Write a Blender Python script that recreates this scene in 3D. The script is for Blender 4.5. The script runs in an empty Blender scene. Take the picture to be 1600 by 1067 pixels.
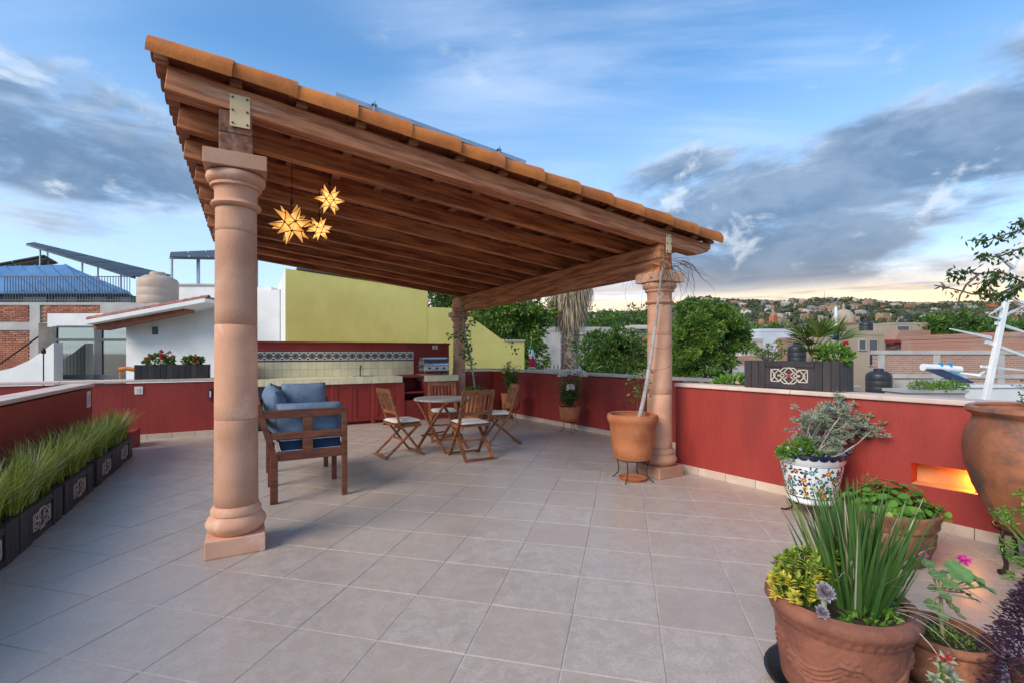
import bpy, math, random
from mathutils import Vector, Matrix, noise

# ------------------------------------------------------------------ camera, sky, sun, exposure
scn = bpy.context.scene
CAM_H = 1.4; FPX = 740.0; YH = 551.0; YAW = math.radians(28.9)
CC, SS = math.cos(YAW), math.sin(YAW)
cd = bpy.data.cameras.new('camera'); cam = bpy.data.objects.new('camera', cd)
scn.collection.objects.link(cam)
cam.location = (0, 0, CAM_H); cam.rotation_euler = (math.radians(90), 0, -YAW)
cd.sensor_width = 36.0; cd.lens = 36.0 * FPX / 1600.0
cd.shift_y = (YH - 533.5) / 1600.0
cd.clip_start = 0.05; cd.clip_end = 9000.0
scn.camera = cam
vs = scn.view_settings
vs.view_transform = 'Standard'; vs.look = 'None'; vs.gamma = 1.0; vs.use_curve_mapping = False
vs.exposure = 1.32
scn.cycles.use_denoising = True
scn.cycles.max_bounces = 8; scn.cycles.diffuse_bounces = 4; scn.cycles.glossy_bounces = 3
scn.cycles.transparent_max_bounces = 8; scn.cycles.caustics_reflective = False; scn.cycles.caustics_refractive = False

def cw(r, d):            # camera frame (right, forward) -> world xy
    return (r * CC + d * SS, -r * SS + d * CC)
def dp(px, py, d):       # the point seen at photo position px, py at forward distance d
    x, y = cw((px - 800.0) * d / FPX, d)
    return Vector((x, y, CAM_H + (YH - py) * d / FPX))

SUN_EL, SUN_AZ_RD = math.radians(34), (-0.66, -0.62)   # soft light from the bright sky on the left
sx, sy = cw(*SUN_AZ_RD); sl = math.hypot(sx, sy); sx /= sl; sy /= sl
SUN_DIR = Vector((sx * math.cos(SUN_EL), sy * math.cos(SUN_EL), math.sin(SUN_EL)))
ld = bpy.data.lights.new('sun', 'SUN'); sun = bpy.data.objects.new('sun', ld); scn.collection.objects.link(sun)
ld.energy = 1.5; ld.angle = math.radians(34); ld.color = (1.0, 0.875, 0.72)
sun.rotation_euler = SUN_DIR.to_track_quat('Z', 'Y').to_euler()

world = bpy.data.worlds.new('World'); scn.world = world; world.use_nodes = True
class G:
    """tiny node-graph writer"""
    def __init__(s, tree): s.t = tree; s.n = tree.nodes; s.l = tree.links
    def node(s, kind, **kw):
        n = s.n.new(kind)
        for k, v in kw.items(): setattr(n, k, v)
        return n
    def put(s, sock, v):
        if isinstance(v, bpy.types.NodeSocket): s.l.new(v, sock)
        elif v is not None:
            try: sock.default_value = v
            except Exception:
                sock.default_value = (v[0], v[1], v[2], 1.0) if not isinstance(v, (int, float)) else (v, v, v, 1)
    def m(s, op, a, b=None, c=None, clamp=False):
        n = s.node('ShaderNodeMath', operation=op, use_clamp=clamp)
        s.put(n.inputs[0], a)
        if b is not None: s.put(n.inputs[1], b)
        if c is not None: s.put(n.inputs[2], c)
        return n.outputs[0]
    def vm(s, op, a, b=None):
        n = s.node('ShaderNodeVectorMath', operation=op)
        s.put(n.inputs[0], a)
        if b is not None: s.put(n.inputs[1], b)
        return n.outputs['Value'] if op in ('DOT_PRODUCT', 'LENGTH', 'DISTANCE') else n.outputs[0]
    def mix(s, f, a, b, mode='MIX'):
        n = s.node('ShaderNodeMix', data_type='RGBA', blend_type=mode, clamp_factor=True)
        s.put(n.inputs['Factor'], f)
        s.put(n.inputs[6], a if not isinstance(a, tuple) else (*a[:3], 1)); s.put(n.inputs[7], b if not isinstance(b, tuple) else (*b[:3], 1))
        return n.outputs[2]
    def ramp(s, f, lo, hi, a=0.0, b=1.0, smooth=True):
        n = s.node('ShaderNodeMapRange', interpolation_type='SMOOTHSTEP' if smooth else 'LINEAR')
        s.put(n.inputs[0], f); s.put(n.inputs[1], lo); s.put(n.inputs[2], hi); s.put(n.inputs[3], a); s.put(n.inputs[4], b)
        return n.outputs[0]
    def noise(s, vec, scale, detail=4, rough=.55, dist=0.0):
        n = s.node('ShaderNodeTexNoise')
        if vec is not None: s.put(n.inputs['Vector'], vec)
        s.put(n.inputs['Scale'], scale); s.put(n.inputs['Detail'], detail); s.put(n.inputs['Roughness'], rough); s.put(n.inputs['Distortion'], dist)
        return n.outputs[0]
    def mapping(s, vec, scale=(1, 1, 1), rot=(0, 0, 0), loc=(0, 0, 0)):
        n = s.node('ShaderNodeMapping'); s.put(n.inputs[0], vec)
        n.inputs['Location'].default_value = loc; n.inputs['Rotation'].default_value = rot; n.inputs['Scale'].default_value = scale
        return n.outputs[0]

def make_sky():
    t = world.node_tree; t.nodes.clear(); g = G(t)
    out = g.node('ShaderNodeOutputWorld'); bg = g.node('ShaderNodeBackground')
    g.l.new(bg.outputs[0], out.inputs[0])
    sky = g.node('ShaderNodeTexSky', sky_type='NISHITA'); sky.sun_disc = False
    sky.sun_elevation = SUN_EL; sky.sun_rotation = math.atan2(SUN_DIR.x, SUN_DIR.y)
    sky.air_density = 1.0; sky.dust_density = 0.6; sky.ozone_density = 2.2; sky.altitude = 1800
    d = g.vm('NORMALIZE', g.node('ShaderNodeTexCoord').outputs['Generated'])
    sep = g.node('ShaderNodeSeparateXYZ'); g.l.new(d, sep.inputs[0]); X, Y, Z = sep.outputs
    el = g.m('MAXIMUM', Z, 0.0)
    # the same direction in the camera-free compass of the terrace: across (towards the hills on the right) and along
    rx = g.vm('DOT_PRODUCT', d, (CC, -SS, 0.0)); ry = g.vm('DOT_PRODUCT', d, (SS, CC, 0.0))
    den = g.m('ADD', el, 0.11)
    cmb = g.node('ShaderNodeCombineXYZ'); g.put(cmb.inputs[0], g.m('DIVIDE', rx, den)); g.put(cmb.inputs[1], g.m('DIVIDE', ry, den)); g.put(cmb.inputs[2], 0.0)
    flat = cmb.outputs[0]
    base = g.mix(1.0, sky.outputs[0], (SKY_K * .74, SKY_K * 1.08, SKY_K * 1.16, 1), 'MULTIPLY')
    # pale milky air towards the horizon
    base = g.mix(g.ramp(el, 0.0, 0.50, 0.88, 0.0, smooth=False), base, (0.43, 0.505, 0.595))
    # sunset glow low over the western hills
    west = g.ramp(g.vm('DOT_PRODUCT', d, (*cw(0.55, 0.835), 0.0)), 0.45, 0.90)
    low = g.ramp(el, 0.085, 0.175, 1.0, 0.0)
    base = g.mix(g.m('MULTIPLY', west, low), base, (0.84, 0.60, 0.36))
    core = g.m('MULTIPLY', g.ramp(g.vm('DOT_PRODUCT', d, (*cw(0.36, 0.93), 0.06)), 0.86, 1.0), g.ramp(el, 0.05, 0.19, 1.0, 0.0))
    base = g.mix(g.m('MULTIPLY', core, 0.6), base, (0.74, 0.66, 0.54))
    # thin high cirrus
    n1 = g.noise(g.mapping(flat, (0.35, 1.5, 1.0), (0, 0, 0.95)), 1.3, 6, .58, .6)
    n1b = g.noise(g.mapping(flat, (1.0, 1.0, 1.0), (0, 0, 0.2), (4.4, 2.3, 0)), 0.7, 2, .5)
    cir = g.m('MULTIPLY', g.ramp(n1, 0.40, 0.72), g.ramp(n1b, 0.36, 0.60))
    base = g.mix(g.m('MULTIPLY', cir, 0.72), base, (0.40, 0.505, 0.68))
    # heavier banks: one over the hills to the west, one in the north-east
    def bump(r, dd, z, w0, w1):
        v = Vector((*cw(r, dd), z)).normalized()
        return g.ramp(g.vm('DOT_PRODUCT', d, tuple(v)), w0, w1)
    bank = g.m('MAXIMUM', bump(0.80, 0.80, 0.21, 0.88, 0.985), g.m('MULTIPLY', g.m('MULTIPLY', bump(-1.02, 1.0, 0.49, 0.925, 0.985), g.ramp(el, 0.185, 0.27)), 1.12))
    bank = g.m('MAXIMUM', bank, g.m('MULTIPLY', bump(0.42, 0.90, 0.235, 0.955, 0.995), 0.9))
    bank = g.m('MULTIPLY', bank, g.ramp(el, 0.33, 0.46, 1.0, 0.0))
    n2 = g.noise(g.mapping(d, (1.0, 1.0, 3.4), (0, 0, 0), (8.3, 3.4, 4.2)), 2.4, 8, .60, .25)
    n3 = g.noise(g.mapping(d, (1, 1, 2.0), (0, 0, 0), (3.1, 0, 0)), 6.5, 5, .6, .2)
    n5 = g.noise(g.mapping(d, (1, 1, 1.7), (0, 0, 0), (7.7, 2.0, 1.0)), 7.5, 5, .6, .4)
    body = g.m('ADD', g.m('MULTIPLY', n2, 0.66), g.m('MULTIPLY', n3, 0.34))
    cov = g.m('ADD', body, g.m('MULTIPLY', bank, 0.228))
    cloud = g.m('MULTIPLY', g.ramp(cov, 0.565, 0.735), g.ramp(el, 0.095, 0.14))
    thick = g.ramp(cov, 0.60, 0.76)
    edge = g.mix(g.ramp(n3, 0.46, 0.66), (0.22, 0.32, 0.47), (0.66, 0.68, 0.70))
    cc = g.mix(thick, edge, (0.092, 0.158, 0.262))
    cc = g.mix(g.ramp(n3, 0.42, 0.66, 0.0, 0.42), cc, (0.27, 0.35, 0.46))
    cc = g.mix(g.m('MULTIPLY', g.ramp(n5, 0.57, 0.70), 0.8), cc, (0.50, 0.55, 0.61))
    cc = g.mix(g.m('MULTIPLY', g.ramp(el, 0.10, 0.26, 1.0, 0.0), 0.72), cc, (0.150, 0.160, 0.185))
    base = g.mix(g.m('MULTIPLY', cloud, 0.94), base, cc)
    # thin dark bars of cloud across the glow
    n4 = g.noise(g.mapping(d, (1.2, 1.2, 15.0), (0, 0, 0), (0.3, 0.8, 0.1)), 2.6, 5, .6, .3)
    bars = g.m('MULTIPLY', g.m('MULTIPLY', g.ramp(n4, 0.46, 0.60), g.ramp(el, 0.05, 0.09)), g.ramp(el, 0.11, 0.18, 1.0, 0.0))
    base = g.mix(g.m('MULTIPLY', g.m('MULTIPLY', bars, west), 0.66), base, (0.30, 0.27, 0.27))
    g.l.new(base, bg.inputs[0]); bg.inputs[1].default_value = 0.70
SKY_K = 0.145      # strength of the Nishita sky
make_sky()
world.cycles.sampling_method = 'MANUAL'; world.cycles.sample_map_resolution = 512
# ------------------------------------------------------------------ mesh helpers
COL = scn.collection
R = random.Random(11)
rad = math.radians
class MB:
    def __init__(s): s.v = []; s.f = []; s.mi = []; s.cur = 0
    def add(s, vs, fs):
        o = len(s.v); s.v += [tuple(v) for v in vs]
        for f in fs: s.f.append(tuple(i + o for i in f)); s.mi.append(s.cur)
        return s
    def box(s, cx, cy, cz, sx, sy, sz, rz=0.0, M=None):
        c, n = math.cos(rz), math.sin(rz); vs = []
        for z in (-.5, .5):
            for x, y in ((-.5, -.5), (.5, -.5), (.5, .5), (-.5, .5)):
                a, b = x * sx, y * sy
                p = Vector((cx + a * c - b * n, cy + a * n + b * c, cz + z * sz))
                vs.append(M @ p if M else p)
        return s.add(vs, [(3, 2, 1, 0), (4, 5, 6, 7), (0, 1, 5, 4), (1, 2, 6, 5), (2, 3, 7, 6), (3, 0, 4, 7)])
    def bb(s, x0, x1, y0, y1, z0, z1):
        return s.box((x0 + x1) / 2, (y0 + y1) / 2, (z0 + z1) / 2, abs(x1 - x0), abs(y1 - y0), abs(z1 - z0))
    def bar(s, p, q, w, h, up=(0, 0, 1), taper=1.0):
        p = Vector(p); q = Vector(q); d = (q - p).normalized(); up = Vector(up)
        a = d.cross(up)
        if a.length < 1e-4: a = d.cross(Vector((1, 0, 0)))
        a.normalize(); b = a.cross(d).normalized(); vs = []
        for e, k in ((p, 1.0), (q, taper)):
            for i, j in ((-.5, -.5), (.5, -.5), (.5, .5), (-.5, .5)): vs.append(e + a * (i * w * k) + b * (j * h * k))
        return s.add(vs, [(3, 2, 1, 0), (4, 5, 6, 7), (0, 1, 5, 4), (1, 2, 6, 5), (2, 3, 7, 6), (3, 0, 4, 7)])
    def tube(s, pts, rads, n=8, cap=True):
        pts = [Vector(p) for p in pts]
        if isinstance(rads, (int, float)): rads = [rads] * len(pts)
        ref = None; vs = []; fs = []
        for i, p in enumerate(pts):
            d = (pts[min(i + 1, len(pts) - 1)] - pts[max(i - 1, 0)])
            if d.length < 1e-9: d = Vector((0, 0, 1))
            d.normalize()
            if ref is None: ref = d.orthogonal().normalized()
            ref = (ref - d * ref.dot(d))
            if ref.length < 1e-5: ref = d.orthogonal()
            ref.normalize(); o = d.cross(ref)
            for k in range(n):
                t = 2 * math.pi * k / n; vs.append(p + (ref * math.cos(t) + o * math.sin(t)) * rads[i])
        for i in range(len(pts) - 1):
            for k in range(n):
                a = i * n + k; b = i * n + (k + 1) % n; fs.append((a, b, b + n, a + n))
        if cap: fs.append(tuple(range(n - 1, -1, -1))); fs.append(tuple((len(pts) - 1) * n + k for k in range(n)))
        return s.add(vs, fs)
    def lathe(s, prof, n=36, cx=0, cy=0, z0=0, fn=None):
        vs = []; fs = []; m = len(prof)
        for k in range(n):
            t = 2 * math.pi * k / n
            for (r, z) in prof:
                if fn: r = fn(r, z, t)
                vs.append((cx + r * math.cos(t), cy + r * math.sin(t), z0 + z))
        for k in range(n):
            k2 = (k + 1) % n
            for i in range(m - 1): fs.append((k * m + i, k2 * m + i, k2 * m + i + 1, k * m + i + 1))
        s.add(vs, fs); o = len(s.v) - len(vs)
        if prof[0][0] > 1e-4: s.f.append(tuple(o + k * m for k in range(n - 1, -1, -1))); s.mi.append(s.cur)
        if prof[-1][0] > 1e-4: s.f.append(tuple(o + k * m + m - 1 for k in range(n))); s.mi.append(s.cur)
        return s
    def prism(s, poly, off, axis='z', a0=0.0, a1=1.0):
        def mk(p, a):
            return {'z': (p[0], p[1], a), 'y': (p[0], a, p[1]), 'x': (a, p[0], p[1])}[axis]
        n = len(poly); vs = [mk(p, a0) for p in poly] + [mk(p, a1) for p in poly]
        fs = [tuple(range(n - 1, -1, -1)), tuple(range(n, 2 * n))] + [(i, (i + 1) % n, n + (i + 1) % n, n + i) for i in range(n)]
        return s.add(vs, fs)
    def leaf(s, p, d, up, L, W, fold=.25, droop=0.0):
        d = Vector(d).normalized(); up = Vector(up); a = d.cross(up)
        if a.length < 1e-4: a = d.orthogonal()
        a.normalize(); nrm = a.cross(d); p = Vector(p)
        mid = p + d * (L * .5) + nrm * (W * fold * -.5)
        tip = p + d * L - Vector((0, 0, droop * L))
        return s.add([p, mid + a * (W * .5) + nrm * (W * fold), tip, mid - a * (W * .5) + nrm * (W * fold), mid],
                     [(0, 4, 1), (4, 2, 1), (0, 3, 4), (4, 3, 2)])
    def card(s, p, d, up, L, W):
        d = Vector(d).normalized(); a = d.cross(Vector(up))
        if a.length < 1e-4: a = d.orthogonal()
        a.normalize(); p = Vector(p)
        return s.add([p, p + d * (L * .45) + a * (W * .5), p + d * L, p + d * (L * .45) - a * (W * .5)], [(0, 1, 2, 3)])
    def blade(s, p, az, lean, L, W, curve=1.0, seg=4, twist=0.0):
        p = Vector(p); h = Vector((math.cos(az), math.sin(az), 0)); sd = Vector((-math.sin(az + twist), math.cos(az + twist), 0)); vs = []
        q = p.copy(); ang = lean
        for i in range(seg + 1):
            t = i / seg; wd = W * (1 - t ** 1.7) * .5 + 0.0004
            vs += [q - sd * wd, q + sd * wd]
            ang2 = ang + curve * t
            q = q + (h * math.sin(ang2) + Vector((0, 0, 1)) * math.cos(ang2)) * (L / seg)
        return s.add(vs, [(2 * i, 2 * i + 1, 2 * i + 3, 2 * i + 2) for i in range(seg)])
    def mesh(s, name, mats, smooth=False, sharp=40):
        me = bpy.data.meshes.new(name); me.from_pydata(s.v, [], s.f)
        for m in (mats if isinstance(mats, (list, tuple)) else [mats]): me.materials.append(m)
        if any(s.mi): me.polygons.foreach_set('material_index', s.mi)
        if smooth:
            me.polygons.foreach_set('use_smooth', [True] * len(me.polygons))
            if sharp < 180: me.set_sharp_from_angle(angle=rad(sharp))
        me.update(); return me
    def build(s, name, mats, parent=None, smooth=False, sharp=40, bevel=0.0, loc=None, rot=None, seg=2):
        return link(name, s.mesh(name, mats, smooth, sharp), parent, bevel, loc, rot, seg)

def link(name, me, parent=None, bevel=0.0, loc=None, rot=None, seg=2):
    o = bpy.data.objects.new(name, me); COL.objects.link(o)
    if parent is not None: o.parent = parent
    if loc is not None: o.location = loc
    if rot is not None: o.rotation_euler = rot
    if bevel:
        b = o.modifiers.new('bevel', 'BEVEL'); b.width = bevel; b.segments = seg; b.limit_method = 'ANGLE'; b.angle_limit = rad(40)
    return o
def tag(o, label=None, cat=None, group=None, kind=None):
    if label: o['label'] = label
    if cat: o['category'] = cat
    if group: o['group'] = group
    if kind: o['kind'] = kind
    return o
def empty(name, loc=(0, 0, 0), rz=0.0, label=None, cat=None, group=None):
    o = bpy.data.objects.new(name, None); COL.objects.link(o); o.empty_display_size = .1
    o.location = loc; o.rotation_euler = (0, 0, rz); return tag(o, label, cat, group)
def copy_tree(o, parent=None):
    c = o.copy(); COL.objects.link(c)
    if parent is not None: c.parent = parent
    for ch in list(o.children): copy_tree(ch, c)
    return c
def beam(name, p, q, w, h, mat, parent=None, bevel=.006, wob=0.0):
    """a timber from p to q with its own x axis along the length"""
    p = Vector(p); q = Vector(q); d = q - p; L = d.length
    m = MB(); N = max(2, int(L / .35)) if wob else 1; vs = []
    for i in range(N + 1):
        x = L * i / N; dy = R.uniform(-wob, wob); dz = R.uniform(-wob, wob)
        for a, b in ((-.5, -.5), (.5, -.5), (.5, .5), (-.5, .5)): vs.append((x, a * w + dy, b * h + dz))
    fs = [(3, 2, 1, 0), tuple(N * 4 + k for k in range(4))]
    for i in range(N):
        for k in range(4): a = i * 4 + k; b = i * 4 + (k + 1) % 4; fs.append((a, b, b + 4, a + 4))
    m.add(vs, [tuple(f) for f in fs])
    o = m.build(name, mat, parent, bevel=bevel)
    d.normalize(); side = Vector((0, 0, 1)).cross(d)
    if side.length < 1e-4: side = Vector((0, 1, 0))
    side.normalize(); upv = d.cross(side)
    o.matrix_local = Matrix.Translation(p) @ Matrix((d, side, upv)).transposed().to_4x4()
    return o

# ------------------------------------------------------------------ materials
MATS = {}
def mat(name, c1, c2=None, scale=4.0, rough=.65, bump=.15, bscale=40.0, stretch=(1, 1, 1), metallic=0.0, spec=.4, rnd=0.0,
        island=False, c3=None, s3=1.2, t3=(.5, .7), emit=None, es=0.0, coat=0.0, rough2=None, transl=0.0, lo=.35, hi=.65, det=5, isl=.0):
    m = bpy.data.materials.new(name); m.use_nodes = True; t = m.node_tree; g = G(t)
    b = t.nodes['Principled BSDF']; out = t.nodes['Material Output']
    tc = g.node('ShaderNodeTexCoord').outputs['Object']
    oi = g.node('ShaderNodeObjectInfo').outputs['Random']
    vec = g.mapping(g.vm('ADD', tc, g.vm('MULTIPLY', g.node('ShaderNodeObjectInfo').outputs['Random'], (37.0, 11.0, 23.0))), stretch)
    col = None
    if island:
        ri = g.node('ShaderNodeNewGeometry').outputs['Random Per Island']
        col = g.mix(ri, c1, c2 or c1)
        if c3: col = g.mix(g.ramp(ri, t3[0], t3[1]), col, c3)
    else:
        if c2: col = g.mix(g.ramp(g.noise(vec, scale, det, .6), lo, hi), c1, c2)
        if c3: col = g.mix(g.ramp(g.noise(vec, s3, 6, .65, .3), t3[0], t3[1]), col if col else c1, c3)
    if rnd:
        k = g.ramp(oi, 0, 1, 1 - rnd, 1 + rnd, smooth=False)
        cb = g.node('ShaderNodeCombineXYZ'); [g.put(cb.inputs[i], k) for i in range(3)]
        col = g.mix(1.0, col if col else c1, cb.outputs[0], 'MULTIPLY')
    g.put(b.inputs['Base Color'], col if col is not None else (*c1[:3], 1))
    b.inputs['Roughness'].default_value = rough; b.inputs['Metallic'].default_value = metallic
    b.inputs['Specular IOR Level'].default_value = spec
    if rough2 is not None: g.put(b.inputs['Roughness'], g.ramp(g.noise(vec, scale * 1.7, 4), .35, .65, rough, rough2))
    if coat: b.inputs['Coat Weight'].default_value = coat; b.inputs['Coat Roughness'].default_value = .15
    if bump:
        bn = g.node('ShaderNodeBump'); bn.inputs['Strength'].default_value = bump; bn.inputs['Distance'].default_value = .01
        g.put(bn.inputs['Height'], g.noise(vec, bscale, 4, .6)); g.l.new(bn.outputs[0], b.inputs['Normal'])
    if emit: b.inputs['Emission Color'].default_value = (*emit, 1); b.inputs['Emission Strength'].default_value = es
    if transl:
        tr = g.node('ShaderNodeBsdfTranslucent'); g.put(tr.inputs[0], col if col is not None else (*c1[:3], 1))
        mx = g.node('ShaderNodeMixShader'); mx.inputs[0].default_value = transl
        g.l.new(b.outputs[0], mx.inputs[1]); g.l.new(tr.outputs[0], mx.inputs[2]); g.l.new(mx.outputs[0], out.inputs[0])
    MATS[name] = m; return m
M = MATS
# terrace
def floor_tile_mat():
    m = bpy.data.materials.new('floor_tile'); m.use_nodes = True; t = m.node_tree; g = G(t); b = t.nodes['Principled BSDF']
    tc = g.node('ShaderNodeTexCoord').outputs['Object']; oi = g.node('ShaderNodeObjectInfo').outputs['Random']
    off = g.vm('MULTIPLY', oi, (31., 17., 7.)); v = g.vm('ADD', tc, off)
    a = g.noise(v, 11.0, 9, .74, .6); fine = g.noise(g.mapping(v, (1, 3.2, 1), (0, 0, .84)), 60.0, 5, .75)
    col = g.mix(g.ramp(a, .36, .66), (0.46, 0.375, 0.312), (0.59, 0.50, 0.43))
    col = g.mix(g.ramp(fine, .38, .68, 0, .75), col, (0.345, 0.28, 0.238))
    col = g.mix(g.ramp(oi, 0, 1, 0, .55, smooth=False), col, (0.43, 0.335, 0.27))
    wp = g.noise(g.node('ShaderNodeNewGeometry').outputs['Position'], .9, 8, .68)
    col = g.mix(g.ramp(wp, .50, .70, 0, .40), col, (0.31, 0.245, 0.205))
    g.l.new(col, b.inputs['Base Color']); g.put(b.inputs['Roughness'], g.ramp(a, .3, .7, .27, .43)); b.inputs['Specular IOR Level'].default_value = .5
    bn = g.node('ShaderNodeBump'); bn.inputs['Strength'].default_value = .12; bn.inputs['Distance'].default_value = .004
    g.put(bn.inputs['Height'], g.noise(v, 28.0, 5, .6)); g.l.new(bn.outputs[0], b.inputs['Normal']); MATS['floor_tile'] = m
floor_tile_mat()
mat('grout', (.60, .53, .47), (.38, .32, .275), 1.6, .9, .3, 60)
mat('red_wall', (.35, .043, .031), (.285, .031, .023), 2.2, .60, .45, 38, c3=(.235, .030, .024), s3=2.2, t3=(.50, .74), stretch=(1, 1, .28), det=9)
mat('red_joinery', (.30, .032, .024), (.25, .026, .02), 2.0, .55, .12, 30, rnd=.10)
mat('cap', (.72, .56, .47), (.60, .45, .38), 3.0, .6, .2, 40, rnd=.06, c3=(.36, .29, .26), s3=6, t3=(.6, .8))
mat('skirting', (.66, .52, .42), (.56, .43, .34), 5.0, .5, .12, 50, rnd=.08)
mat('stone', (.70, .385, .245), (.58, .29, .175), 2.4, .85, .45, 110, rnd=.20, det=9, c3=(.72, .45, .33), s3=3.0, t3=(.52, .72))
WOOD = (1.6, 16, 16)
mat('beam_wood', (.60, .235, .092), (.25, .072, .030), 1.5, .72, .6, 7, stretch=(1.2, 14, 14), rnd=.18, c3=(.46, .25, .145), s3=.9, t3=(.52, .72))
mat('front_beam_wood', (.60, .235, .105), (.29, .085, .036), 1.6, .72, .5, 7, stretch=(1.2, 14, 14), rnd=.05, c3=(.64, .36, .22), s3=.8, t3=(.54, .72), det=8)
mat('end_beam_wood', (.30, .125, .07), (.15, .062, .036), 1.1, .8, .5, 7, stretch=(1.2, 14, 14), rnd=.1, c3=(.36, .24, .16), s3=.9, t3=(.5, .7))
mat('batten_wood', (.42, .20, .10), (.24, .10, .05), 1.5, .8, .3, 8, stretch=(14, 1.4, 14), rnd=.25)
mat('roof_tile', (.62, .195, .036), (.44, .125, .025), 2.6, .78, .35, 60, rnd=.17, c3=(.27, .105, .045), s3=3.2, t3=(.52, .74))
mat('pan_tile', (.44, .135, .06), (.32, .09, .044), 2.6, .85, .3, 60, c3=(.17, .06, .035), s3=4, t3=(.5, .72))
mat('plate_metal', (.84, .60, .33), (.74, .52, .28), 6, .55, .05, 60)
mat('bolt', (.16, .09, .05), None, rough=.6, metallic=.5, bump=0)
mat('galvanised', (.45, .47, .50), (.36, .38, .40), 8, .38, .05, 40, metallic=.8)
mat('solar_glass', (.02, .028, .05), (.03, .04, .07), 3, .08, 0, 1, spec=.6)
mat('sofa_wood', (.19, .060, .028), (.10, .033, .017), 1.4, .5, .3, 8, stretch=(3, 3, 16), rnd=.15, c3=(.20, .075, .036), s3=1.0, t3=(.5, .7))
mat('chair_wood', (.31, .115, .046), (.17, .058, .024), 1.4, .55, .3, 8, stretch=(5, 5, 14), rnd=.2, c3=(.38, .20, .105), s3=1.2, t3=(.58, .78))
mat('table_top', (.42, .36, .325), (.31, .26, .235), 1.4, .55, .3, 8, stretch=(1.6, 14, 14), rnd=.12)
mat('blue_fabric', (.155, .215, .295), (.11, .16, .23), 5, .92, .3, 260, c3=(.21, .285, .385), s3=2.5, t3=(.5, .75), spec=.15)
mat('navy_fabric', (.030, .055, .11), (.022, .04, .085), 5, .92, .3, 260, spec=.15)
mat('piping', (.72, .74, .76), None, rough=.8, bump=0)
mat('cream_fabric', (.74, .70, .62), (.64, .60, .53), 6, .92, .3, 220, spec=.15)
mat('terracotta', (.56, .20, .078), (.43, .135, .052), 5.0, .82, .28, 45, rnd=.08, c3=(.60, .33, .20), s3=2.2, t3=(.52, .72))
mat('terracotta_dark', (.22, .085, .048), (.115, .048, .031), 7.0, .78, .5, 40, c3=(.38, .15, .075), s3=4.0, t3=(.52, .68))
mat('terracotta_red', (.29, .108, .064), (.18, .066, .042), 6.0, .80, .5, 40, c3=(.10, .065, .050), s3=3.4, t3=(.46, .64))
mat('urn_clay', (.40, .150, .070), (.22, .078, .042), 3.2, .50, .4, 18, c3=(.13, .070, .050), s3=2.4, t3=(.50, .66), rough2=.36, det=8)
mat('soil', (.040, .026, .018), (.075, .05, .034), 9, .95, .8, 60)
mat('iron', (.035, .026, .022), (.055, .038, .03), 9, .55, .2, 60, metallic=.5)
mat('black_plastic', (.018, .018, .02), (.025, .025, .028), 5, .42, .05, 50)
mat('planter_black', (.030, .026, .028), (.055, .045, .046), 3, .50, .25, 60, rnd=.1, c3=(.10, .08, .078), s3=3.2, t3=(.60, .80), stretch=(1, 1, .3))
mat('ornament', (.66, .56, .46), (.54, .44, .36), 12, .55, .1, 60, metallic=.15)
mat('red_glass', (.50, .03, .04), None, rough=.2, bump=0)
mat('white_plastic', (.78, .76, .70), None, rough=.45, bump=0)
mat('steel', (.55, .56, .58), (.45, .46, .48), 8, .26, .05, 30, metallic=.9)
mat('dark_steel', (.05, .055, .06), (.07, .075, .08), 6, .4, .05, 30, metallic=.6)
mat('fridge', (.035, .042, .052), None, rough=.35, bump=0)
mat('cream_tile', (.86, .78, .53), (.78, .70, .46), 8, .28, .06, 30, rnd=.06)
mat('white_glaze', (.80, .80, .80), (.74, .75, .76), 6, .16, .05, 20, coat=.4)
mat('talavera_blue', (.012, .018, .05), None, rough=.2, bump=0, coat=.3)
mat('tal_green', (.015, .10, .085), (.02, .16, .13), 14, .25, 0, coat=.3)
mat('tal_orange', (.58, .15, .035), None, rough=.25, bump=0, coat=.3)
mat('tal_yellow', (.68, .50, .06), None, rough=.25, bump=0, coat=.3)
mat('tal_red', (.30, .05, .03), None, rough=.25, bump=0, coat=.3)
mat('tal_sky', (.06, .28, .42), None, rough=.25, bump=0, coat=.3)
mat('glass_dark', (.02, .022, .025), None, rough=.05, bump=0, spec=.8)
mat('niche_glow_ochre', (.62, .30, .12), (.54, .24, .09), 4, .7, .2, 40)  # colour of the added niche panels, turns the lamplight orange
mat('amber_lamp', (.9, .35, .06), None, rough=.5, bump=0, emit=(1.0, .42, .06), es=9.0)
# foliage (varied leaf by leaf)
mat('leaf_dark', (.040, .095, .018), (.11, .205, .035), island=True, rough=.55, bump=0, transl=.28, c3=(.13, .20, .04), t3=(.82, 1.0))
mat('leaf_mid', (.058, .135, .022), (.165, .29, .042), island=True, rough=.5, bump=0, transl=.3, c3=(.30, .38, .07), t3=(.76, 1.0))
mat('leaf_bright', (.085, .22, .028), (.19, .36, .05), island=True, rough=.45, bump=0, transl=.32, c3=(.30, .42, .07), t3=(.8, 1.0))
mat('leaf_glossy', (.022, .055, .015), (.055, .12, .025), island=True, rough=.34, bump=0, transl=.2)
mat('leaf_lime', (.30, .40, .045), (.56, .58, .07), island=True, rough=.5, bump=0, transl=.3, c3=(.10, .22, .04), t3=(.55, .8))
mat('leaf_yellow', (.78, .62, .09), (.66, .60, .09), island=True, rough=.5, bump=0, transl=.2)
mat('leaf_sage', (.28, .34, .20), (.44, .48, .32), island=True, rough=.75, bump=0, transl=.2, c3=(.20, .22, .26), t3=(.7, .9))
mat('leaf_purple', (.034, .014, .036), (.075, .030, .068), island=True, rough=.5, bump=0, transl=.12, c3=(.10, .05, .085), t3=(.85, 1))
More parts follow.
